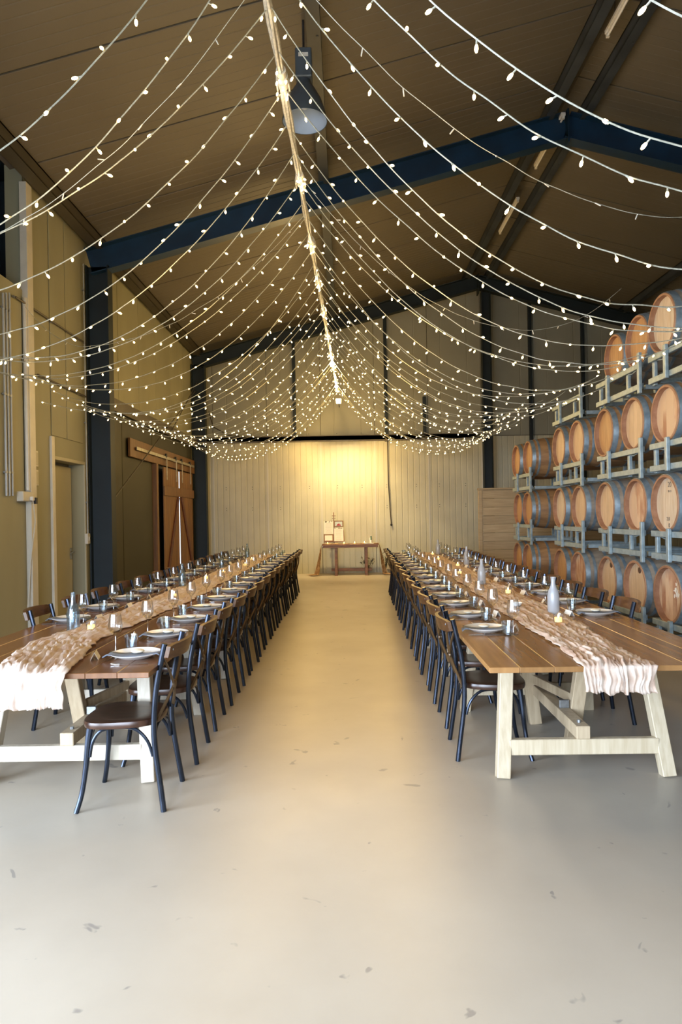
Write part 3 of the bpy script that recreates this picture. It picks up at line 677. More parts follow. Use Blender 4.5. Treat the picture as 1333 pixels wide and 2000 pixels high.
def string_points(side, y0, y1, smin, zmin, send, zend, seed):
    p0 = spine_pt(y0); pts = []; L = 0; N = 90; prev = None
    for i in range(N+1):
        s = send*i/N
        if s < smin: z = zmin+(p0.z-zmin)*(1-s/smin)**2.15
        else: z = zmin+(zend-zmin)*((s-smin)/(send-smin))**2
        y = y0+(y1-y0)*(i/N)
        wob = .010
        n = noise.noise_vector(Vector((s*4.5, seed*7.3, 0)))
        pts.append(Vector((p0.x+side*s, y+n.y*wob, z+n.z*wob*min(1, s*3))))
    return pts
def fairy_string(side, k, y0, lit=True, lab=None):
    rnd = random.Random(k*13+(5 if side > 0 else 2)+(0 if lit else 400))
    y1 = y0+rnd.uniform(-.32, .32)
    near = max(0, min(1, (6-y0)/4))
    fr = max(0, min(1, (y0-6)/10)); smin = 2.55+rnd.uniform(-.25, .3); zmin = (2.92+.16*fr if side < 0 else 2.84+.24*fr)+rnd.uniform(-.09, .13)
    p0 = spine_pt(y0)
    send = (XL+.12-p0.x)*-1 if side < 0 else ((3.02-p0.x) if y0 < 12.9 else (3.5-p0.x))
    zend = zmin+.14+.2*fr+rnd.uniform(-.05, .08)
    if not lit: zmin += .5; zend += .9; smin -= .2; y1 = y0+1.0
    smin = min(smin, send-.35)
    pts = string_points(side, y0, y1, smin, zmin, send, zend, k+side*50)
    org = pts[0]
    mb = MB().tube([p-org for p in pts], .0042 if lit else .0028, 4, cap=False)
    o = mb.build('fairy_light_string', M['wire'], None, loc=org)
    sd = 'left' if side < 0 else 'right'
    tag(o, lab or 'warm fairy light string, %s from the front of those draped to the %s' % (ordn(k), sd), 'string lights', 'fairy light strings draped to the '+sd)
    step = .205 if lit else .34
    acc = rnd.uniform(0, step); prev = pts[0]
    for i in range(1, len(pts)):
        d = (pts[i]-prev).length; acc += d; prev = pts[i]
        if acc >= step:
            acc -= step
            r = (rnd.uniform(-1.3, 1.3), rnd.uniform(-1.3, 1.3), rnd.uniform(0, 6))
            link('bulb' if lit else 'unlit_bulb', bulb_me if lit else dead_me, o, pts[i]-org, r)
ys = []; y = 1.75
while y < 17.2:
    ys.append(y); y += .50-.012*min(y, 12)
for side in (-1, 1):
    for k, y in enumerate(ys): fairy_string(side, k, y+random.uniform(-.08, .08))
for k, (side, y, lab) in enumerate(((-1, 3.9, 'thin unlit string light nearest the camera on the left'), (-1, 7.0, 'thin unlit string light crossing in front of the blue column'),
                     (1, 3.6, 'thin unlit string light on the right nearer the camera'), (1, 6.2, 'thin unlit string light on the right farther from the camera'))):
    fairy_string(side, 90+k, y, False, lab)

# wash lamp over the gift table
t = thing('wall_wash_lamp', 'small grey box lamp high on the back wall where the cable ends', 'lamp', (-.14, YB-1.6, 4.26))
MB().box(-.07, .07, -.06, .06, 0, .10, ch=.008).build('case', M['plug'], t)
MB().box(-.05, .05, -.045, .045, -.004, 0).build('lens', emis('lamp_lens', (1, .8, .5), 12), t)
MB().tube([(0, .06, .05), (0, 1.55, .16)], .012, 8).build('arm', M['black'], t)
ld = bpy.data.lights.new('wash_light', 'SPOT'); ld.energy = WALL_SPOT; ld.color = (1, .74, .36); ld.spot_size = radians(84); ld.spot_blend = 1.0; ld.shadow_soft_size = .05
lo = bpy.data.objects.new('wash_light', ld); C.objects.link(lo); lo.location = (-.14, YB-1.6, 4.22)
lo.rotation_euler = (Vector((.16, 1.0, -2.0)).to_track_quat('-Z', 'Y')).to_euler()

# ------------------------------------------------------------------ barrels and racks
BL = .92; RH = .292; RB = .345
def make_barrel(head, stave, bung, label):
    t = thing('wine_barrel', label, 'barrel')
    nst = 30; mb = MB()
    def rad(u): return RH+(RB-RH)*(1-(2*u-1)**2)**.9
    prof = [rad(i/16) for i in range(17)]
    vs = []; fs = []; n = nst*2
    for i, r in enumerate(prof):
        for k in range(n):
            rr = r-(0.0025 if k % 2 else 0); a = 2*pi*(k+(.5 if k % 2 else 0)*0)/n
            vs.append((BL*i/16, rr*cos(a), rr*sin(a)))
    for i in range(16):
        for k in range(n): fs.append((i*n+k, i*n+(k+1) % n, (i+1)*n+(k+1) % n, (i+1)*n+k))
    mb.add(vs, fs); mb.build('stave_body', M[stave], t)
    # chime ring (stave ends) and croze
    MB().lathe([(RH-.001, 0), (RH-.006, -.006), (RH-.026, -.004), (RH-.024, .004), (RH-.030, .058)], 48, 0, 'X').build('chime', M['chime'], t)
    MB().lathe([(RH, BL), (RH-.026, BL), (RH-.03, BL-.03), (0, BL-.03)], 40, 0, 'X').build('rear_head', M[stave], t)
    for (x, wd) in ((.005, .058), (.105, .036), (.27, .036), (BL-.31, .036), (BL-.14, .036), (BL-.06, .055)):
        r0, r1 = rad(x/BL)+.0032, rad((x+wd)/BL)+.0032
        MB().lathe([(r0-.004, x), (r0, x+.001), ((r0+r1)/2+.0006, x+wd/2), (r1, x+wd-.001), (r1-.004, x+wd)], 48, 0, 'X').build('hoop', M['hoop'], t)
    # head boards, upright planks across the disc
    R = RH-.030; ws = [.10, .075, .085, .09, .07, .085, .06]; tot = sum(ws); y = -R
    for i, wv in enumerate(ws):
        w_ = wv/tot*2*R; y0, y1 = y+.0009, y+w_-.0009; y += w_
        pl_ = []; ns = 6
        for q in range(ns+1):
            yy_ = y0+(y1-y0)*q/ns; pl_.append((yy_, -sqrt(max(0, R*R-yy_*yy_))))
        for q in range(ns, -1, -1):
            yy_ = y0+(y1-y0)*q/ns; pl_.append((yy_, sqrt(max(0, R*R-yy_*yy_))))
        cl_ = [pl_[0]]
        for p_ in pl_[1:]:
            if (Vector(p_)-Vector(cl_[-1])).length > 1e-5: cl_.append(p_)
        if (Vector(cl_[0])-Vector(cl_[-1])).length < 1e-5: cl_.pop()
        m3 = MB(); nn = len(cl_); xo = .046+(.0012 if i % 2 else 0)
        vs = [(xo, p_[0], p_[1]) for p_ in cl_]+[(.06, p_[0], p_[1]) for p_ in cl_]
        fs = [tuple(range(nn-1, -1, -1)), tuple(range(nn, 2*nn))]+[(k, (k+1) % nn, nn+(k+1) % nn, nn+k) for k in range(nn)]
        m3.add(vs, fs); m3.build('head_board', M[head], t, smooth=False)
    if bung:
        MB().lathe([(0, .040), (.032, .040), (.035, .045), (.035, .05)], 18, 0, 'X', (0, -.03, .185)).build('bung', M['bung'], t)
    return t
NB = {}
def barrel_kind(h, s, b):
    k = (h, s, b)
    if k not in NB: NB[k] = Kind(make_barrel(h, s, b, 'oak barrel'))
    return NB[k]
XF = 3.16
RACKY = [('end', 6.6, None), ('second', 7.32, 8.10), ('third', 9.10, 9.85), ('far', 11.6, 12.3)]
LZ = [.69, 1.59, 2.48, 3.38]
heads = {  # (column, level): head look
 (0, 0): ('head_stain', 0), (1, 0): ('head_pale', 1), (2, 0): ('head_pale', 1), (3, 0): ('head_stain', 0), (4, 0): ('head_orange', 0), (5, 0): ('head_orange', 0), (6, 0): ('head_orange', 0),
 (0, 1): ('head_white', 0), (1, 1): ('head_stain', 0), (2, 1): ('head_pale', 0), (3, 1): ('head_pale', 0), (4, 1): ('head_white', 0), (5, 1): ('head_orange', 0), (6, 1): ('head_orange', 0),
 (0, 2): ('head_stain', 0), (1, 2): ('head_pale', 0), (2, 2): ('head_orange', 0), (3, 2): ('head_pale', 0), (4, 2): ('head_pale', 0), (5, 2): ('head_orange', 0), (6, 2): ('head_orange', 0),
 (0, 3): ('head_white', 0), (1, 3): ('head_orange', 0), (2, 3): ('head_orange', 0)}
CY = [6.6, 7.32, 8.10, 9.10, 9.85, 11.6, 12.3]
lookname = {'head_stain': 'wine-stained', 'head_pale': 'pale oak', 'head_orange': 'orange oak', 'head_white': 'bleached'}
lvn = ['bottom', 'second', 'third', 'top']
for (c, l), (hd, bg_) in heads.items():
    st = 'stave_grey' if c in (0, 1, 2, 3) and l != 2 else 'stave'
    lab = '%s-headed wine barrel in the %s tier, %s from the near end' % (lookname[hd], lvn[l], ORD[c])
    if bg_: lab = lab.replace('-headed', '-headed bunged')
    dx = {(1, 3): .05, (2, 3): .14}.get((c, l), 0)+random.uniform(-.015, .02)
    barrel_kind(hd, st, bg_).put((XF+dx, CY[c], LZ[l]), 0, lab, 'stacked wine barrels')
def stamp(barrel, name, txt, y, z, size, m, rot=0, sx=1.0):
    cu = bpy.data.curves.new(name, 'FONT'); cu.body = txt; cu.size = size; cu.extrude = .0006; cu.align_x = 'CENTER'; cu.align_y = 'CENTER'; cu.materials.append(m)
    o = bpy.data.objects.new(name, cu); C.objects.link(o); o.parent = barrel
    o.matrix_local = Matrix.Translation((.0445 if rot == 0 else -.0075, y, z)) @ Matrix(((0, 0, -1, 0), (-1, 0, 0, 0), (0, 1, 0, 0), (0, 0, 0, 1))) @ Matrix.Rotation(rot, 4, 'Z')
    bpy.context.view_layer.update(); me = bpy.data.meshes.new_from_object(o.evaluated_get(bpy.context.evaluated_depsgraph_get()))
    ml = o.matrix_local.copy(); bpy.data.objects.remove(o); o = link(name, me, barrel); o.matrix_local = ml
    return o
bar = {}
for o in list(C.objects):
    if o.get('category') == 'barrel': bar[(round(o.location.y, 2), round(o.location.z, 2))] = o
A2, B2, A1 = bar[(6.6, 1.59)], bar[(7.32, 1.59)], bar[(6.6, .69)]
for (tx, y, z, sz) in (('20', -.02, .19, .075), ('24 11', -.02, .125, .032), ('2.0', .02, -.15, .05), ('0', 0, -.215, .06)): stamp(A2, 'stamped_text', tx, y, z, sz, M['ink'])
for q, an in enumerate((62, 72, 82, 92)):
    a = radians(an); r = RH-.014; mb = MB().lathe([(0, -.0012), (.006, -.0010), (.006, 0)], 8, 0, 'X', (-.005, r*sin(a), r*cos(a)))
    mb.build('ink_mark', M['ink'], B2)
rn = random.Random(9); rs = MB()
for q in range(16):
    y, z = rn.uniform(-.20, -.02), rn.uniform(-.02, .15); w_, h_ = rn.uniform(.008, .03), rn.uniform(.006, .03)
    pts_ = [(.0452-.0002*(q % 3), y+w_*cos(t_)*rn.uniform(.6, 1), z+h_*sin(t_)*rn.uniform(.6, 1)) for t_ in [k*pi/4 for k in range(8)]]
    rs.add(pts_, [tuple(range(7, -1, -1))])
rs.build('label_residue', M['paper'], A1, smooth=False)['kind'] = 'stuff'
def make_rack():
    t = thing('barrel_rack', 'rack', 'rack')   # origin: centre of the front, at upper rail height
    for x in (0.02, .70):
        for z in (0, -.225):
            MB().box(x-(.05 if x < .1 else 0), x-(.05 if x < .1 else 0)+.035, -.64, .62, z-.03, z+.03, ch=.004).build('rail', M['galv'], t)
        for k, (y, z0, z1) in enumerate(((-.66, -.31, .12), (-.22, -.27, .05), (.20, -.27, .06), (.58, -.27, .03))):
            xo = x-.086 if k % 2 == 0 else x-.014
            MB().box(xo, xo+.035, y-.026, y+.026, z0, z1, ch=.004).build('post', M['galv'], t)
    for y in (-.55, 0, .55):
        MB().box(.055, .70, y-.025, y+.025, -.25, -.20, ch=.003).build('cross_tube', M['galv'], t)
    for y in (-.37, .37):
        MB().tube([(-.0, y-.17, .02), (-.0, y-.10, -.03), (0, y, -.047), (0, y+.10, -.03), (0, y+.17, .02)], .006, 6).build('cradle', M['galv'], t)
    return t
RK = Kind(make_rack())
RC = [6.27, 7.71, 9.475, 11.95]
for c, yc in enumerate(RC):
    for l in range(4):
        if l == 3 and c > 2: continue
        RK.put((XF+.02, yc, LZ[l]-.30), 0, 'galvanised barrel rack under the %s tier, %s rack from the near end' % (lvn[l], ORD[c]), 'galvanised barrel racks')
# floor feet below the bottom racks
for c, yc in enumerate(RC):
    t = thing('rack_foot', 'galvanised foot beam standing on the floor beneath the %s barrel rack from the near end' % ORD[c], 'rack foot', (XF+.02, yc, 0), 0, 'rack feet')
    MB().box(0, .06, -.66, .64, 0, .05, ch=.004).box(.68, .74, -.66, .64, 0, .05, ch=.004).build('runner', M['galv'], t)
    MB().box(.06, .68, -.6, -.55, 0, .05, ch=.004).box(.06, .68, .52, .57, 0, .05, ch=.004).build('cross_beam', M['galv'], t)
    for x in (.0, .70):
        for y in (-.22, .58):
            MB().box(x, x+.035, y-.026, y+.026, .05, .14, ch=.003).build('post', M['galv'], t)

# ------------------------------------------------------------------ tables
TL = 2.45; TH = .765; TW = 1.30
def make_table(plank, leg, front_overhang, side, label):
    t = thing('trestle_table', label, 'table')
    rnd = random.Random(3)
    ws = [.15, .17, .16, .18, .15, .17, .16, .16]; tot = sum(ws); x = -TW/2
    for i, wv in enumerate(ws):
        w_ = wv/tot*TW
        MB().box(x+.0006, x+w_-.0006, .003, TL-.003, TH-.028, TH-(.0004 if i % 2 else 0), ch=.002).build('plank', M[plank], t, smooth=False); x += w_
    for yb in (.25, 1.2, 2.15): MB().box(-TW/2+.1, TW/2-.1, yb-.04, yb+.04, TH-.065, TH-.0285, ch=.003).build('batten', M[leg], t)
    for ye, sg in ((front_overhang, -1), (TL-front_overhang, 1)):
        for sx in (-1, 1):
            MB().bar((sx*.475, ye+sg*.06, 0), (sx*.405, ye-sg*.10, TH-.029), .078, .07, up=(0, 1, 0), ch=.004).build('leg', M[leg], t)
        MB().box(-.43, .43, ye+sg*.035-.022, ye+sg*.035+.022, .125, .215, ch=.004).build('end_rail', M[leg], t)
        MB().box(-.40, .40, ye-sg*.12-.03, ye-sg*.12+.03, TH-.12, TH-.0655, ch=.004).build('top_rail', M[leg], t)
    ya, yb = front_overhang-.06, TL-front_overhang+.06
    MB().box(-.045, .035, ya, yb, .215, .29, ch=.004).build('stretcher', M['pine'], t)
    for yy_, sg in ((ya, 1), (yb, -1)):
        MB().tube([(-.005, yy_+sg*.08, .29), (-.005, yy_+sg*.08, .305)], .012, 8).build('bolt', M['bracket'], t)
    ax, bx = side*-.055, side*.02
    MB().bar((ax, 1.00, 0), (ax*2.2, .86, TH-.029), .085, .06, up=(0, 1, 0), ch=.004).build('centre_post', M['pine'], t)
    MB().bar((bx, 1.55, 0), (bx+side*.10, 1.50, TH-.029), .085, .06, up=(0, 1, 0), ch=.004).build('centre_post', M['pine'], t)
    MB().bar((ax*1.3, .99, .335), (bx+side*.03, 1.53, .335), .03, .06, ch=.003).build('brace_rail', M['pine'], t)
    MB().box(-.03, .03, .925, .945, .2905, .34, ch=.002).build('bracket', M['bracket'], t)
    return t
XTL, XTR = -1.65, 1.345
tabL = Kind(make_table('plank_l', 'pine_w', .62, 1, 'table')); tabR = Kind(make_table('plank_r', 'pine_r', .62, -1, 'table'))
YT0L, YT0R = 3.32, 3.28
for k in range(4):
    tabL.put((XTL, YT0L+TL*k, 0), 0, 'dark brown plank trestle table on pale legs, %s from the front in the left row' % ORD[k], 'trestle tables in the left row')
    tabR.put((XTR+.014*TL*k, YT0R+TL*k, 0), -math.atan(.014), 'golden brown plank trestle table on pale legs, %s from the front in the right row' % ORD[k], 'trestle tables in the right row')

# runners
def runner(name, xc, y0, y1, width, hang, m, label, seed, xw, bigk, crk):
    NU, NV = 760, 60; vs = []; fs = []; L = (y1-y0)+hang
    for i in range(NU+1):
        s = L*i/NU-hang
        for j in range(NV+1):
            v = j/NV*2-1
            yy_ = y0+max(s, 0)
            cw = xc+xw(max(s, 0))
            wd = width/2*(1+.28*noise.noise(Vector((s*1.3, seed, 0)))+.10*noise.noise(Vector((s*6, seed+4, 0))))
            edge = .018*noise.noise(Vector((s*14, v*2+seed, 3)))
            x = cw+v*wd+edge
            sw = v+.10*noise.noise(Vector((s*2.2, v*1.5, seed)))+.05*noise.noise(Vector((s*7, v*3, seed)))
            f1 = abs(noise.noise(Vector((sw*11, s*.8, seed)))); f2 = abs(noise.noise(Vector((sw*24, s*2.6, seed+3))))
            big = max(0, noise.noise(Vector((v*1.3, s*1.7, seed+9)))); cr = abs(noise.noise(Vector((v*5, s*8, seed+2))))
            h_ = max(.002, .020*(1-f1*2.6)+.010*(1-2.4*f2)+bigk*big+crk*cr)
            taper = (1-abs(v)**6*.75)
            if s >= 0:
                tt = min(1, s/.05); z = TH+.003+h_*taper*(.35+.65*tt)
                yo = yy_
            else:
                d = -s; z = TH+.006-d+.02*noise.noise(Vector((v*4, seed, 1)))*(d/hang); yo = y0-.012-h_*.9*min(1, d/.05)-.012
                x += .02*noise.noise(Vector((v*3, s*6, seed)))
            vs.append((x, yo, z))
    w1 = NV+1
    for i in range(NU):
        for j in range(NV): fs.append((i*w1+j, i*w1+j+1, (i+1)*w1+j+1, (i+1)*w1+j))
    mb = MB(); mb.add(vs, fs); o = mb.build(name, m, ang=180)
    md = o.modifiers.new('thickness', 'SOLIDIFY'); md.thickness = .0015
    return tag(o, label, 'table runner')
runner('table_runner', XTL, YT0L, YT0L+4*TL-.1, .40, .17, M['gauze_l'], 'crumpled blush gauze runner along the left row of tables', 3.1, lambda s: .05-.17*min(1, s/.8)+.12*max(0, min(1, (s-.8)/2)), .055, .022)
runner('table_runner', XTR, YT0R, YT0R+4*TL-.1, .38, .13, M['gauze_r'], 'pleated blush gauze runner along the right row of tables', 8.7, lambda s: -.02+.03*min(s, 1.5)+.014*s, .030, .012)

# ------------------------------------------------------------------ chair
def make_chair():
    t = thing('cross_back_chair', 'chair', 'chair')          # local: +Y faces the table
    # seat outline
    out = []; n = 36
    for k in range(n):
        a = 2*pi*k/n; c, s_ = cos(a), sin(a); e = .62
        x = abs(c)**e*(1 if c > 0 else -1); y = abs(s_)**e*(1 if s_ > 0 else -1)
        wd = .205+.022*y; out.append((x*wd, y*.205))
    mb = MB(); rings = [(.90, .432), (.985, .436), (1.0, .448), (1.0, .458), (.985, .468), (.93, .471), (.55, .466), (0, .464)]
    vs = []; fs = []
    for (sc_, z) in rings[:-1]: vs += [(p[0]*sc_, p[1]*sc_, z) for p in out]
    for i in range(len(rings)-2):
        for k in range(n): fs.append((i*n+k, i*n+(k+1) % n, (i+1)*n+(k+1) % n, (i+1)*n+k))
    fs.append(tuple(range(n-1, -1, -1))); fs.append(tuple((len(rings)-2)*n+k for k in range(n)))
    mb.add(vs, fs).build('seat', M['chairwood'], t)
    r = .0155
    def smoothpath(p, m=4):
        p = [Vector(q) for q in p]; o = []
        for i in range(len(p)-1):
            a, b, c, d = p[max(i-1, 0)], p[i], p[i+1], p[min(i+2, len(p)-1)]
            for k in range(m):
                u = k/m
                o.append(.5*((2*b)+(c-a)*u+(2*a-5*b+4*c-d)*u*u+(3*b-a-3*c+d)*u**3))
        o.append(p[-1]); return o
    for s in (-1, 1):
        pts = smoothpath([(s*.20, -.245, 0), (s*.188, -.225, .14), (s*.180, -.200, .32), (s*.178, -.195, .46), (s*.180, -.208, .62), (s*.185, -.235, .76), (s*.188, -.262, .875)])
        MB().tube(pts, r, 10).build('leg', M['chairmetal'], t)
        pts = smoothpath([(s*.150, .150, .435), (s*.158, .160, .36), (s*.168, .172, .22), (s*.182, .190, .09), (s*.205, .212, 0)])
        nn = len(pts); MB().tube(pts, [.021-.0075*min(1, i/(nn*.55)) for i in range(nn)], 10).build('leg', M['chairmetal'], t)
        # side arch
        pts = smoothpath([(s*.166, .150, .28), (s*.160, .135, .36), (s*.155, .09, .415), (s*.152, 0, .428), (s*.155, -.09, .418), (s*.166, -.155, .36), (s*.172, -.185, .28)])
        MB().tube(pts, .009, 8).build('arch_brace', M['chairmetal'], t)
    for (y, w_) in ((.158, .150), (-.188, .165)):
        pts = smoothpath([(-w_, y, .28), (-w_+.02, y, .36), (-w_+.07, y*.98, .415), (0, y*.97, .428), (w_-.07, y*.98, .415), (w_-.02, y, .36), (w_, y, .28)])
        MB().tube(pts, .009, 8).build('arch_brace', M['chairmetal'], t)
    # bent wooden top rail
    mb = MB(); vs = []; fs = []; N = 14
    for i in range(N+1):
        u = i/N*2-1; x = u*.212; y = -.280-.048*(1-u*u); hh = .036+.006*(1-u*u) if abs(u) < .93 else .030
        for (dy, dz) in ((-.011, -hh), (.011, -hh+.002), (.009, hh), (-.013, hh-.002)):
            vs.append((x, y+dy-(dz*.22), .835+dz))
    for i in range(N):
        for k in range(4): fs.append((i*4+k, (i+1)*4+k, (i+1)*4+(k+1) % 4, i*4+(k+1) % 4))
    fs += [(0, 1, 2, 3), (N*4+3, N*4+2, N*4+1, N*4)]
    rl = mb.add(vs, fs).build('top_rail', M['railwood'], t)
    for s in (-1, 1): MB().lathe([(0, -.005), (.006, -.003), (.007, 0)], 8, 0, 'Y', (s*.188, -.305, .845)).build('screw', M['bracket'], rl)
    for s in (-1, 1):
        pts = smoothpath([(s*.180, -.250, .80), (s*.13, -.262, .735), (s*.05, -.262, .655), (-s*.03, -.252, .59), (-s*.11, -.228, .52), (-s*.165, -.205, .462)])
        MB().tube(pts, .0085, 6, flat=.45).build('cross_band', M['band'], t)
    MB().lathe([(0, -.012), (.020, -.008), (.024, 0), (.020, .008), (0, .012)], 14, 0, 'Y', (0, -.259, .618)).build('rosette', M['band'], t)
    return t
CH = Kind(make_chair())
# ------------------------------------------------------------------ place setting pieces
def lathe_thing(name, cat, prof, m, n=20, part='body'):
    return thing(name, name, cat), prof
def single(name, cat, mb, m, **k):
    o = mb.build(name, m, **k); tag(o, name, cat); return o
plate = single('dinner_plate', 'plate', MB().lathe([(0, .004), (.075, .004), (.085, .0), (.09, .003), (.118, .014), (.138, .024), (.1405, .0265), (.138, .0275), (.115, .0185), (.092, .0085), (0, .0075)], 32), M['china'])
Kplate = Kind(plate)
# napkin folded across the plate, ends drooping past the rim
mb = MB(); vs = []; fs = []; NX, NY = 14, 6
for i in range(NX+1):
    u = i/NX*2-1
    for j in range(NY+1):
        v = j/NY*2-1; x = u*.155; z = .016+.014*max(0, (abs(u)-.5)/.5)**1.0+.003*sin(v*5+u*3)-.018*max(0, abs(u)-.92)/.08
        vs.append((x, v*(.042+.006*u)+.01*u, z))
w1 = NY+1
for i in range(NX):
    for j in range(NY): fs.append((i*w1+j, (i+1)*w1+j, (i+1)*w1+j+1, i*w1+j+1))
nap = single('folded_napkin', 'napkin', MB().add(vs, fs), M['napkin'], ang=180); md = nap.modifiers.new('thickness', 'SOLIDIFY'); md.thickness = .006; md.offset = 1
Knap = Kind(nap)
Kfav = Kind(single('party_favour', 'favour', MB().lathe([(0, 0), (.026, .001), (.036, .008), (.034, .014), (.02, .019), (.008, .021), (0, .0215)], 16), M['favour']))
wg = MB().lathe([(.034, .0), (.033, .002), (.010, .006), (.0042, .015), (.0036, .05), (.0042, .088), (.014, .098), (.030, .115), (.040, .138), (.0405, .15), (.036, .185), (.031, .215), (.0302, .2155), (.0345, .185), (.039, .15), (.0385, .139), (.028, .117), (.010, .101), (0, .099)], 20)
t = thing('wine_glass', 'wine glass', 'wine glass')
MB().lathe([(0, .0885), (.0042, .088), (.014, .098), (.030, .115), (.040, .138), (.0405, .15), (.037, .185), (.0315, .218), (.0305, .2185), (.0355, .185), (.039, .15), (.0385, .139), (.028, .117), (.010, .101), (0, .099)], 20).build('bowl', M['glass'], t)
MB().lathe([(.0042, .088), (.0036, .05), (.0042, .015), (.008, .006)], 10).build('stem', M['stem'], t)
MB().lathe([(.008, .006), (.020, .0035), (.035, .0018), (.0355, .0), (0, .0)], 20).build('foot', M['stem'], t)
Kwine = Kind(t)
tm = MB(); vs = []; fs = []; n = 20
for (r, z, fac) in ((0, 0, 0), (.028, 0, 0), (.030, .004, .06), (.034, .05, .06), (.036, .062, 0), (.039, .09, 0), (.0375, .09, 0), (.0345, .062, 0), (.029, .014, 0), (0, .012, 0)):
    for k in range(n):
        rr = r*(1-fac*(k % 2)); vs.append((rr*cos(2*pi*k/n), rr*sin(2*pi*k/n), z))
for i in range(9):
    for k in range(n): fs.append((i*n+k, i*n+(k+1) % n, (i+1)*n+(k+1) % n, (i+1)*n+k))
Ktum = Kind(single('tumbler', 'glass', tm.add(vs, fs), M['tumbler'], ang=20))
mb = MB(); mb.bar((-.042, -.020, .0005), (-.042, .0, .036), .001, .001)
mb = MB().add([(-.045, -.021, 0), (.045, -.021, 0), (.045, 0, .040), (-.045, 0, .040), (-.045, .021, 0), (.045, .021, 0),
               (-.045, -.0198, 0), (.045, -.0198, 0), (.045, 0, .0385), (-.045, 0, .0385), (-.045, .0198, 0), (.045, .0198, 0)],
              [(0, 1, 2, 3), (3, 2, 5, 4), (6, 9, 8, 7), (9, 10, 11, 8), (0, 6, 7, 1), (4, 5, 11, 10), (0, 3, 9, 6), (3, 4, 10, 9), (1, 7, 8, 2), (2, 8, 11, 5)])
Kcard = Kind(single('place_card', 'place card', mb, M['card'], smooth=False))
mb = MB(); mb.tube([(0, -.095, .004), (0, -.02, .003), (0, .03, .006), (0, .05, .004)], [.005, .003, .0025, .006], 6, flat=.4)
for k in range(4): mb.tube([((k-1.5)*.0055, .05, .004), ((k-1.5)*.006, .075, .003), ((k-1.5)*.006, .095, .007)], .0014, 5)
Kfork = Kind(single('dinner_fork', 'fork', mb, M['cutlery']))
mb = MB(); mb.tube([(0, -.11, .004), (0, -.04, .005), (0, -.01, .003)], [.006, .007, .003], 6, flat=.5).box(-.001, .001, -.01, .11, .001, .016, ch=.0005)
mb.v = [(p[0] if p[1] < -.009 or abs(p[0]) > .0012 else p[2]-.008, p[1], p[2] if p[1] < -.009 or abs(p[0]) > .0012 else .003+p[0]) for p in mb.v]
Kknife = Kind(single('table_knife', 'knife', mb, M['cutlery']))

SKEW = .014      # the right row drifts away from the aisle towards the back
def seat_row(rowname, xedge0, face, y0, dy, n, skew=0):
    """face: +1 the diners look towards +X, -1 towards -X"""
    rz = -pi/2 if face > 0 else pi/2
    R = Matrix.Rotation(rz, 3, 'Z')
    for k in range(n):
        y = y0+dy*k; xedge = xedge0+skew*(y-YT0R); rnd = random.Random(int(y*100)+int(xedge0*1000))
        who = '%s place on the %s' % (ordn(k), rowname)
        jx, jy = rnd.uniform(-.012, .012), rnd.uniform(-.03, .03)
        c0 = Vector((xedge+face*(.215+jx), y+jy, 0))
        CH.put(c0, rz+rnd.uniform(-.04, .04), 'brown-railed chair, %s from the front on the %s' % (ordn(k), rowname), 'cross-back chairs on the '+rowname)
        base = Vector((xedge, y, TH+.0006))
        def P(f, r, z=0):          # forward from edge, right of the diner
            return base+Vector((face*f, -face*r, z))
        a = rz+rnd.uniform(-.2, .2)
        g = ' on the '+rowname
        Kplate.put(P(.185, 0), a, 'white round plate at the '+who, 'plates'+g)
        Knap.put(P(.18, 0)+Vector((0, -.04, 0)), rz+rnd.uniform(-.15, .15)+pi/2, 'grey napkin across the plate at the '+who, 'napkins'+g)
        Kfav.put(P(.175+rnd.uniform(-.01, .01), rnd.uniform(-.01, .01), .024), a, 'small cream favour on the napkin at the '+who, 'favours'+g)
        Kwine.put(P(.335+rnd.uniform(-.02, .02), .155+rnd.uniform(-.02, .02)), a, 'stemmed wine glass at the '+who, 'wine glasses'+g)
        Ktum.put(P(.27+rnd.uniform(-.02, .02), .205+rnd.uniform(-.02, .02)), a, 'short clear tumbler at the '+who, 'tumblers'+g)
        Kcard.put(P(.385+rnd.uniform(-.015, .015), -.02+rnd.uniform(-.03, .03)), rz+rnd.uniform(-.3, .3), 'white tent place card at the '+who, 'place cards'+g)
        Kfork.put(P(.16, -.185), rz+rnd.uniform(-.1, .1), 'steel fork left of the plate at the '+who, 'forks'+g)
        Kknife.put(P(.15, .175), rz+rnd.uniform(-.06, .06), 'steel knife right of the plate at the '+who, 'knives'+g)
seat_row("left tables' aisle side", -1.0, -1, 3.70, .632, 16)
seat_row("left tables' wall side", -2.30, 1, 5.08, .65, 13)
seat_row("right tables' aisle side", .695, 1, 4.33, .613, 15, SKEW)
seat_row("right tables' barrel side", 1.995, -1, 4.93, .64, 13, SKEW)

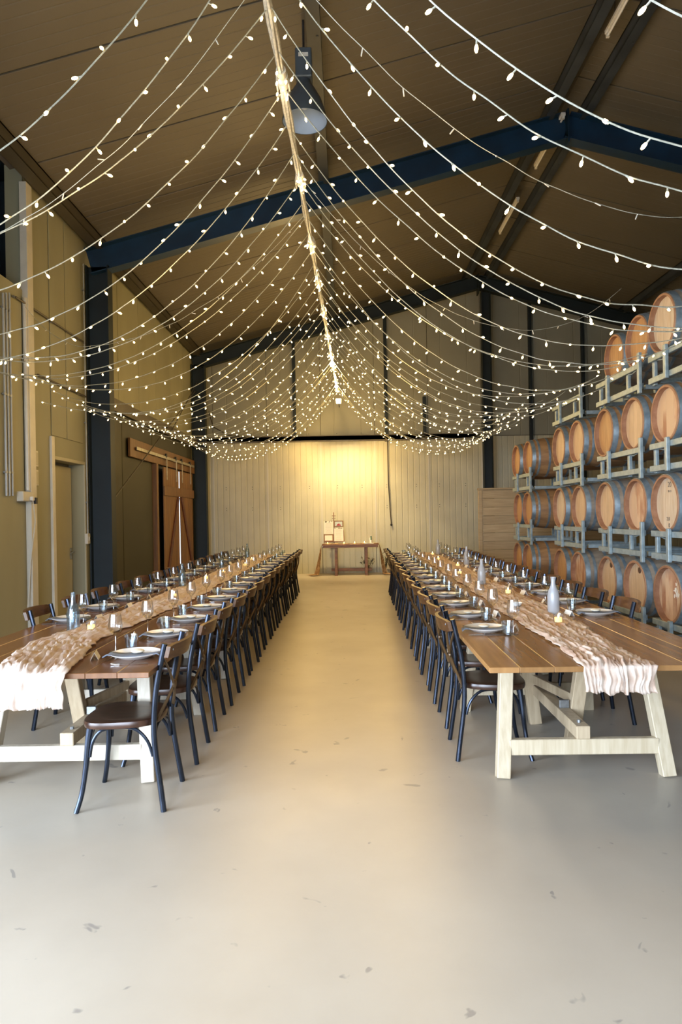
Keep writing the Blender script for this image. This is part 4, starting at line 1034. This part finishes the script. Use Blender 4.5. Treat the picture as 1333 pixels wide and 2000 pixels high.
# bottles and candles along the runners
def bottle(m, nm):
    t = thing(nm, nm, 'bottle')
    MB().lathe([(0, .002), (.040, .0), (.043, .012), (.043, .13), (.036, .17), (.020, .20), (.0165, .225), (.0165, .262), (.0195, .264), (.0195, .272), (.015, .272), (.014, .225), (.033, .168), (.040, .13), (.040, .015), (0, .010)], 22).build('body', M[m], t)
    return t
KbC = Kind(bottle('bottle', 'water_bottle')); KbF = Kind(bottle('frost', 'frosted_water_bottle'))
for (k, x, y, lab) in [(KbC, -1.88, 4.55, 'clear glass water bottle beside the first left place card'), (KbC, -1.80, 7.25, 'clear glass water bottle, second from the front on the left tables'),
        (KbC, -1.83, 9.7, 'clear glass water bottle, third from the front on the left tables'), (KbC, -1.86, 12.4, 'clear glass water bottle, farthest on the left tables'),
        (KbF, 1.50, 4.93, 'frosted water bottle nearest the camera on the right runner'), (KbF, 1.36, 7.0, 'frosted water bottle, second from the front on the right runner'),
        (KbF, 1.66, 9.75, 'frosted water bottle, third from the front on the right tables'), (KbF, 1.58, 12.5, 'frosted water bottle, farthest on the right tables')]:
    if x > 0: x += .014*(y-YT0R)
    k.put((x, y, TH+.001 if k is KbC else TH+.012), 0, lab, 'water bottles')
def candle():
    t = thing('tea_light', 'candle', 'candle')
    MB().lathe([(0, .0), (.026, .0), (.030, .004), (.033, .058), (.0315, .058), (.028, .006)], 16).build('glass_holder', M['glass'], t)
    MB().lathe([(0, .006), (.024, .006), (.025, .034), (.008, .032), (0, .032)], 14).build('wax', M['wax'], t)
    MB().lathe([(0, .033), (.004, .037), (.0055, .043), (.003, .052), (0, .058)], 8).build('flame', M['flame'], t)
    return t
KC = Kind(candle())
cl_ = [(-1.72, 4.45, 'L'), (-1.62, 6.2, 'L'), (-1.70, 8.0, 'L'), (-1.62, 8.7, 'L'), (-1.55, 10.1, 'L'), (-1.62, 11.3, 'L'), (1.38, 4.42, 'R'), (1.42, 6.05, 'R'), (1.30, 8.1, 'R'), (1.46, 9.3, 'R'), (1.36, 10.7, 'R'), (1.42, 12.0, 'R')]
cnt = {'L': 0, 'R': 0}
for (x, y, s) in cl_:
    if x > 0: x += .014*(y-YT0R)
    KC.put((x, y, TH+.030), 0, 'lit tea light in glass, %s from the front on the %s runner' % (ORD[cnt[s]], 'left' if s == 'L' else 'right'), 'tea lights on the tables'); cnt[s] += 1
tag(MB().lathe([(0, 0), (.03, .001), (.045, .018), (.047, .026), (.044, .026), (.028, .006), (0, .005)], 20).build('small_dish', M['china'], None, loc=(1.33, 5.25, TH+.03)), 'small white dish on the right runner behind the nearest candle', 'dish')

# ------------------------------------------------------------------ gift table at the back wall
GX, GY, GH = .09, 17.18, .80
t = thing('gift_table', 'reddish wooden trestle table against the back wall', 'table', (GX, GY, 0))
for k in range(4): MB().box(-.72, .72, -.30+.15*k+.001, -.15+.15*k-.001, GH-.035, GH, ch=.002).build('plank', M['tablewood'], t, smooth=False)
MB().box(-.70, .70, -.29, -.265, GH-.085, GH-.036, ch=.002).build('apron', M['tablewood'], t)
for x in (-.37, .40):
    for y in (-.22, .22):
        MB().box(x-.035, x+.035, y-.03, y+.03, 0, GH-.036, ch=.003).build('leg', M['tablewood'], t)
    MB().box(x-.03, x+.03, -.19, .19, .10, .16, ch=.003).build('rail', M['tablewood'], t)
MB().box(-.50, .54, -.03, .03, .10, .17, ch=.003).build('stretcher', M['tablewood'], t)
def drape(side, lab):
    vs = []; fs = []; NU, NV = 60, 16
    for i in range(NU+1):
        u = i/NU
        for j in range(NV+1):
            v = j/NV
            fold = .018*sin(v*22+u*3)+.01*sin(v*41+1)
            if u < .22:      # on the table top
                q = u/.22; x = .30+.425*q; z = GH+.006+.01*abs(sin(v*20+q*5)); y = -.14+.24*(v-.5)*(1+.2*sin(q*6))
            elif u < .80:
                q = (u-.22)/.58; x = .735+.07*q**1.6+v*(.02+.13*q)*min(1, q*6)+fold*.3*min(1, q*5); z = GH+.004-q*(GH-.02); y = -.14+.26*(v-.5)+fold*q
            else:
                q = (u-.80)/.20; x = .805+.15*v+.20*q+fold*.3; z = .022+.02*abs(sin(v*18+q*6))*(1-q); y = -.14+.26*(v-.5)+fold
            vs.append((GX+side*x, GY+y+(0 if u > .2 else 0), z))
    w1 = NV+1
    for i in range(NU):
        for j in range(NV): fs.append((i*w1+j, i*w1+j+1, (i+1)*w1+j+1, (i+1)*w1+j))
    o = MB().add(vs, fs).build('gauze_drape', M['drape'], ang=180); md = o.modifiers.new('thickness', 'SOLIDIFY'); md.thickness = .002
    tag(o, lab, 'cloth')
drape(-1, 'apricot gauze cloth falling to the floor at the left end of the gift table')
drape(1, 'apricot gauze cloth falling to the floor at the right end of the gift table')
# easel
ex, ey = -.33, GY+.12
t = thing('tabletop_easel', 'small wooden easel standing on the gift table', 'easel', (ex, ey, GH))
MB().bar((0, 0, 0), (0, .05, .82), .022, .018, up=(0, 1, 0), ch=.002).build('mast', M['tablewood'], t)
for s in (-1, 1): MB().bar((s*.26, -.02, 0), (s*.25, .03, .35), .02, .018, up=(0, 1, 0), ch=.002).build('leg', M['tablewood'], t)
MB().bar((0, .16, 0), (0, .05, .6), .02, .016, up=(0, 1, 0), ch=.002).build('rear_leg', M['tablewood'], t)
MB().box(-.27, .27, -.05, .03, .045, .065, ch=.002).build('tray', M['tablewood'], t)
MB().box(-.05, .05, .035, .06, .72, .735, ch=.002).build('clamp', M['tablewood'], t)
MB().lathe([(0, -.02), (.018, -.015), (.018, .0), (0, .005)], 12, 0, 'Y', (-.03, .02, .66)).lathe([(0, -.02), (.018, -.015), (.018, .0), (0, .005)], 12, 0, 'Y', (.03, .02, .66)).build('knob', M['vase'], t)
def sheet(name, lab, cat, x0, x1, z0, z1, y, fr=None, lines=0, pic=False):
    t = thing(name, lab, cat, (ex, ey+y, GH))
    if fr:
        MB().box(x0, x1, -.008, .008, z0, z1, ch=.002).build('frame', M['barnwood'], t); mx_ = .028
        MB().box(x0+mx_, x1-mx_, -.012, -.008, z0+mx_*.8, z1-mx_*.8).build('sheet', M['photo_sky'] if pic else M['paper'], t, smooth=False)
        if pic:
            cx = (x0+x1)/2; zb = z0+.03
            MB().prism([(cx-.06, zb), (cx+.06, zb), (cx+.05, zb+.03), (cx+.025, zb+.035), (cx+.01, zb+.075), (cx-.012, zb+.045), (cx-.03, zb+.05), (cx-.045, zb+.02)], .0122, .0135, 0, Matrix.Rotation(pi/2, 4, 'X')).build('picture', M['photo_red'], t, smooth=False)
    else:
        MB().box(x0, x1, -.004, .004, z0, z1, ch=.001).build('sheet', M['paper'], t, smooth=False)
        mb = MB(); rn = random.Random(5)
        for q in range(lines):
            zz = z1-.06-(z1-z0-.09)*q/max(1, lines-1); cx = (x0+x1)/2; hw = (x1-x0)*rn.uniform(.2, .34)
            mb.box(cx-hw, cx+hw, -.0052, -.004, zz-.0012, zz+.0012)
        if lines: mb.build('text_lines', M['ink'], t, smooth=False)
        mb = MB()
        for q in range(9):
            a = rn.uniform(-.3, .3)*(x1-x0); mb.lathe([(0, -.008), (.010, -.004), (.012, 0), (0, .004)], 6, 0, 'Y', ((x0+x1)/2+a*1.4, -.006, z1-.01+rn.uniform(-.015, .012)))
        mb.build('leaf_garland', M['leafdry'], t)
sheet('paper_sign', 'tall white paper sign on the left of the easel', 'sign', -.26, -.012, .26, .59, -.055, lines=9)
sheet('framed_card', 'small wooden framed white card low on the left of the easel', 'frame', -.265, -.015, .07, .25, -.055, fr=True)
sheet('framed_photo', 'small wooden framed picture with a red shape at the top right of the easel', 'picture', 0, .25, .44, .60, -.055, fr=True, pic=True)
sheet('paper_sign', 'white paper sign on the right of the easel below the red picture', 'sign', 0.005, .245, .07, .425, -.055, lines=10)
for k, (x, y) in enumerate(((-.58, -.18), (-.16, -.17), (.11, -.15), (.36, -.12))):
    KC.put((GX+x, GY+y, GH+.004), 0, 'lit tea light on the gift table, %s from the left' % ORD[k], 'tea lights on the gift table')
    ld = bpy.data.lights.new('candle_light', 'POINT'); ld.energy = .35; ld.color = (1, .6, .25); ld.shadow_soft_size = .02
    lo = bpy.data.objects.new('candle_light', ld); C.objects.link(lo); lo.location = (GX+x, GY+y, GH+.10)
t = thing('bottle_card', 'small white bottle with a dark green label on the gift table', 'bottle', (.62, GY+.02, GH))
MB().lathe([(0, .0), (.03, 0), (.032, .01), (.032, .13), (.014, .17), (.014, .20), (0, .20)], 16).build('body', M['china'], t)
MB().box(-.012, .024, -.036, -.032, .09, .19, ch=.001).build('label_strip', M['green_label'], t)
tag(MB().box(-.12, .12, -.08, .08, 0, .02, ch=.002).build('guest_book', M['paper'], None, loc=(.56, GY-.18, GH+.001)), 'flat white guest book beside the bottle on the gift table', 'book')
# foliage on the gift table
def sprig(name, lab, cat, loc, n, spread, h, mats, seed):
    rn = random.Random(seed); t = thing(name, lab, cat, loc)
    st = MB(); lf = MB(); fl = MB()
    for k in range(n):
        a = rn.uniform(0, 2*pi); d = rn.uniform(.3, 1)*spread; hh = h*rn.uniform(.6, 1)
        p = [(0, 0, 0), (cos(a)*d*.4, sin(a)*d*.25, hh*.55), (cos(a)*d, sin(a)*d*.5, hh)]
        st.tube(p, .003, 5)
        for q in range(7):
            u = rn.uniform(.35, 1); c = Vector(p[1])*(1-u)+Vector(p[2])*u if u > .5 else Vector(p[1])*u*2
            dv = Vector((rn.uniform(-1, 1), rn.uniform(-1, 1), rn.uniform(-.3, 1))).normalized(); sd = dv.cross(Vector((0, 0, 1))).normalized()
            L_ = rn.uniform(.04, .08)
            lf.add([c, c+dv*L_*.5+sd*L_*.22, c+dv*L_, c+dv*L_*.5-sd*L_*.22], [(0, 1, 2, 3)])
        if k % 2 == 0: fl.lathe([(0, -.02), (.018, -.01), (.022, .005), (.010, .02), (0, .022)], 8, 0, 'Z', p[2])
    st.build('stems', M['leafdry'], t); lf.build('leaves', M['leafdry'], t)['kind'] = 'stuff'; fl.build('flower_heads', M['flowerdry'], t)
    return t
sprig('dried_bouquet', 'dried leafy bouquet on the floor under the right end of the gift table', 'bouquet', (.52, GY+.15, .02), 14, .22, .42, None, 4)
sprig('dried_bouquet', 'dark dried bunch leaning beside the grey vase right of the gift table', 'bouquet', (1.0, GY+.25, .02), 12, .14, .50, None, 6)
t = thing('stone_vase', 'grey faceted vase with a dried flower standing right of the gift table', 'vase', (1.14, GY+.10, 0))
MB().lathe([(0, 0), (.06, 0), (.13, .13), (.085, .27), (.05, .30), (.045, .29), (.08, .26), (.12, .13), (.05, .01), (0, .01)], 7).build('body', M['vase'], t, smooth=False)
MB().tube([(0, 0, .02), (.0, 0, .3), (.01, 0, .42)], .004, 5).lathe([(0, -.03), (.02, -.01), (.016, .03), (0, .05)], 8, 0, 'Z', (.01, 0, .43)).build('dried_flower', M['leafdry'], t)
lv = MB(); rn = random.Random(12)
for k in range(70):
    x = rn.uniform(-.55, .35); y = rn.uniform(-.2, .0); c = Vector((GX+x, GY+y, GH+.006)); a = rn.uniform(0, 6.28); L_ = rn.uniform(.03, .06)
    dv = Vector((cos(a), sin(a), rn.uniform(.0, .35))); sd = Vector((-sin(a), cos(a), 0))
    lv.add([c, c+dv*L_*.5+sd*L_*.25, c+dv*L_, c+dv*L_*.5-sd*L_*.25], [(0, 1, 2, 3)])
tag(lv.build('leaf_garland', M['flowerdry']), 'scatter of dried cream petals among the candles on the gift table', 'garland', kind='stuff')
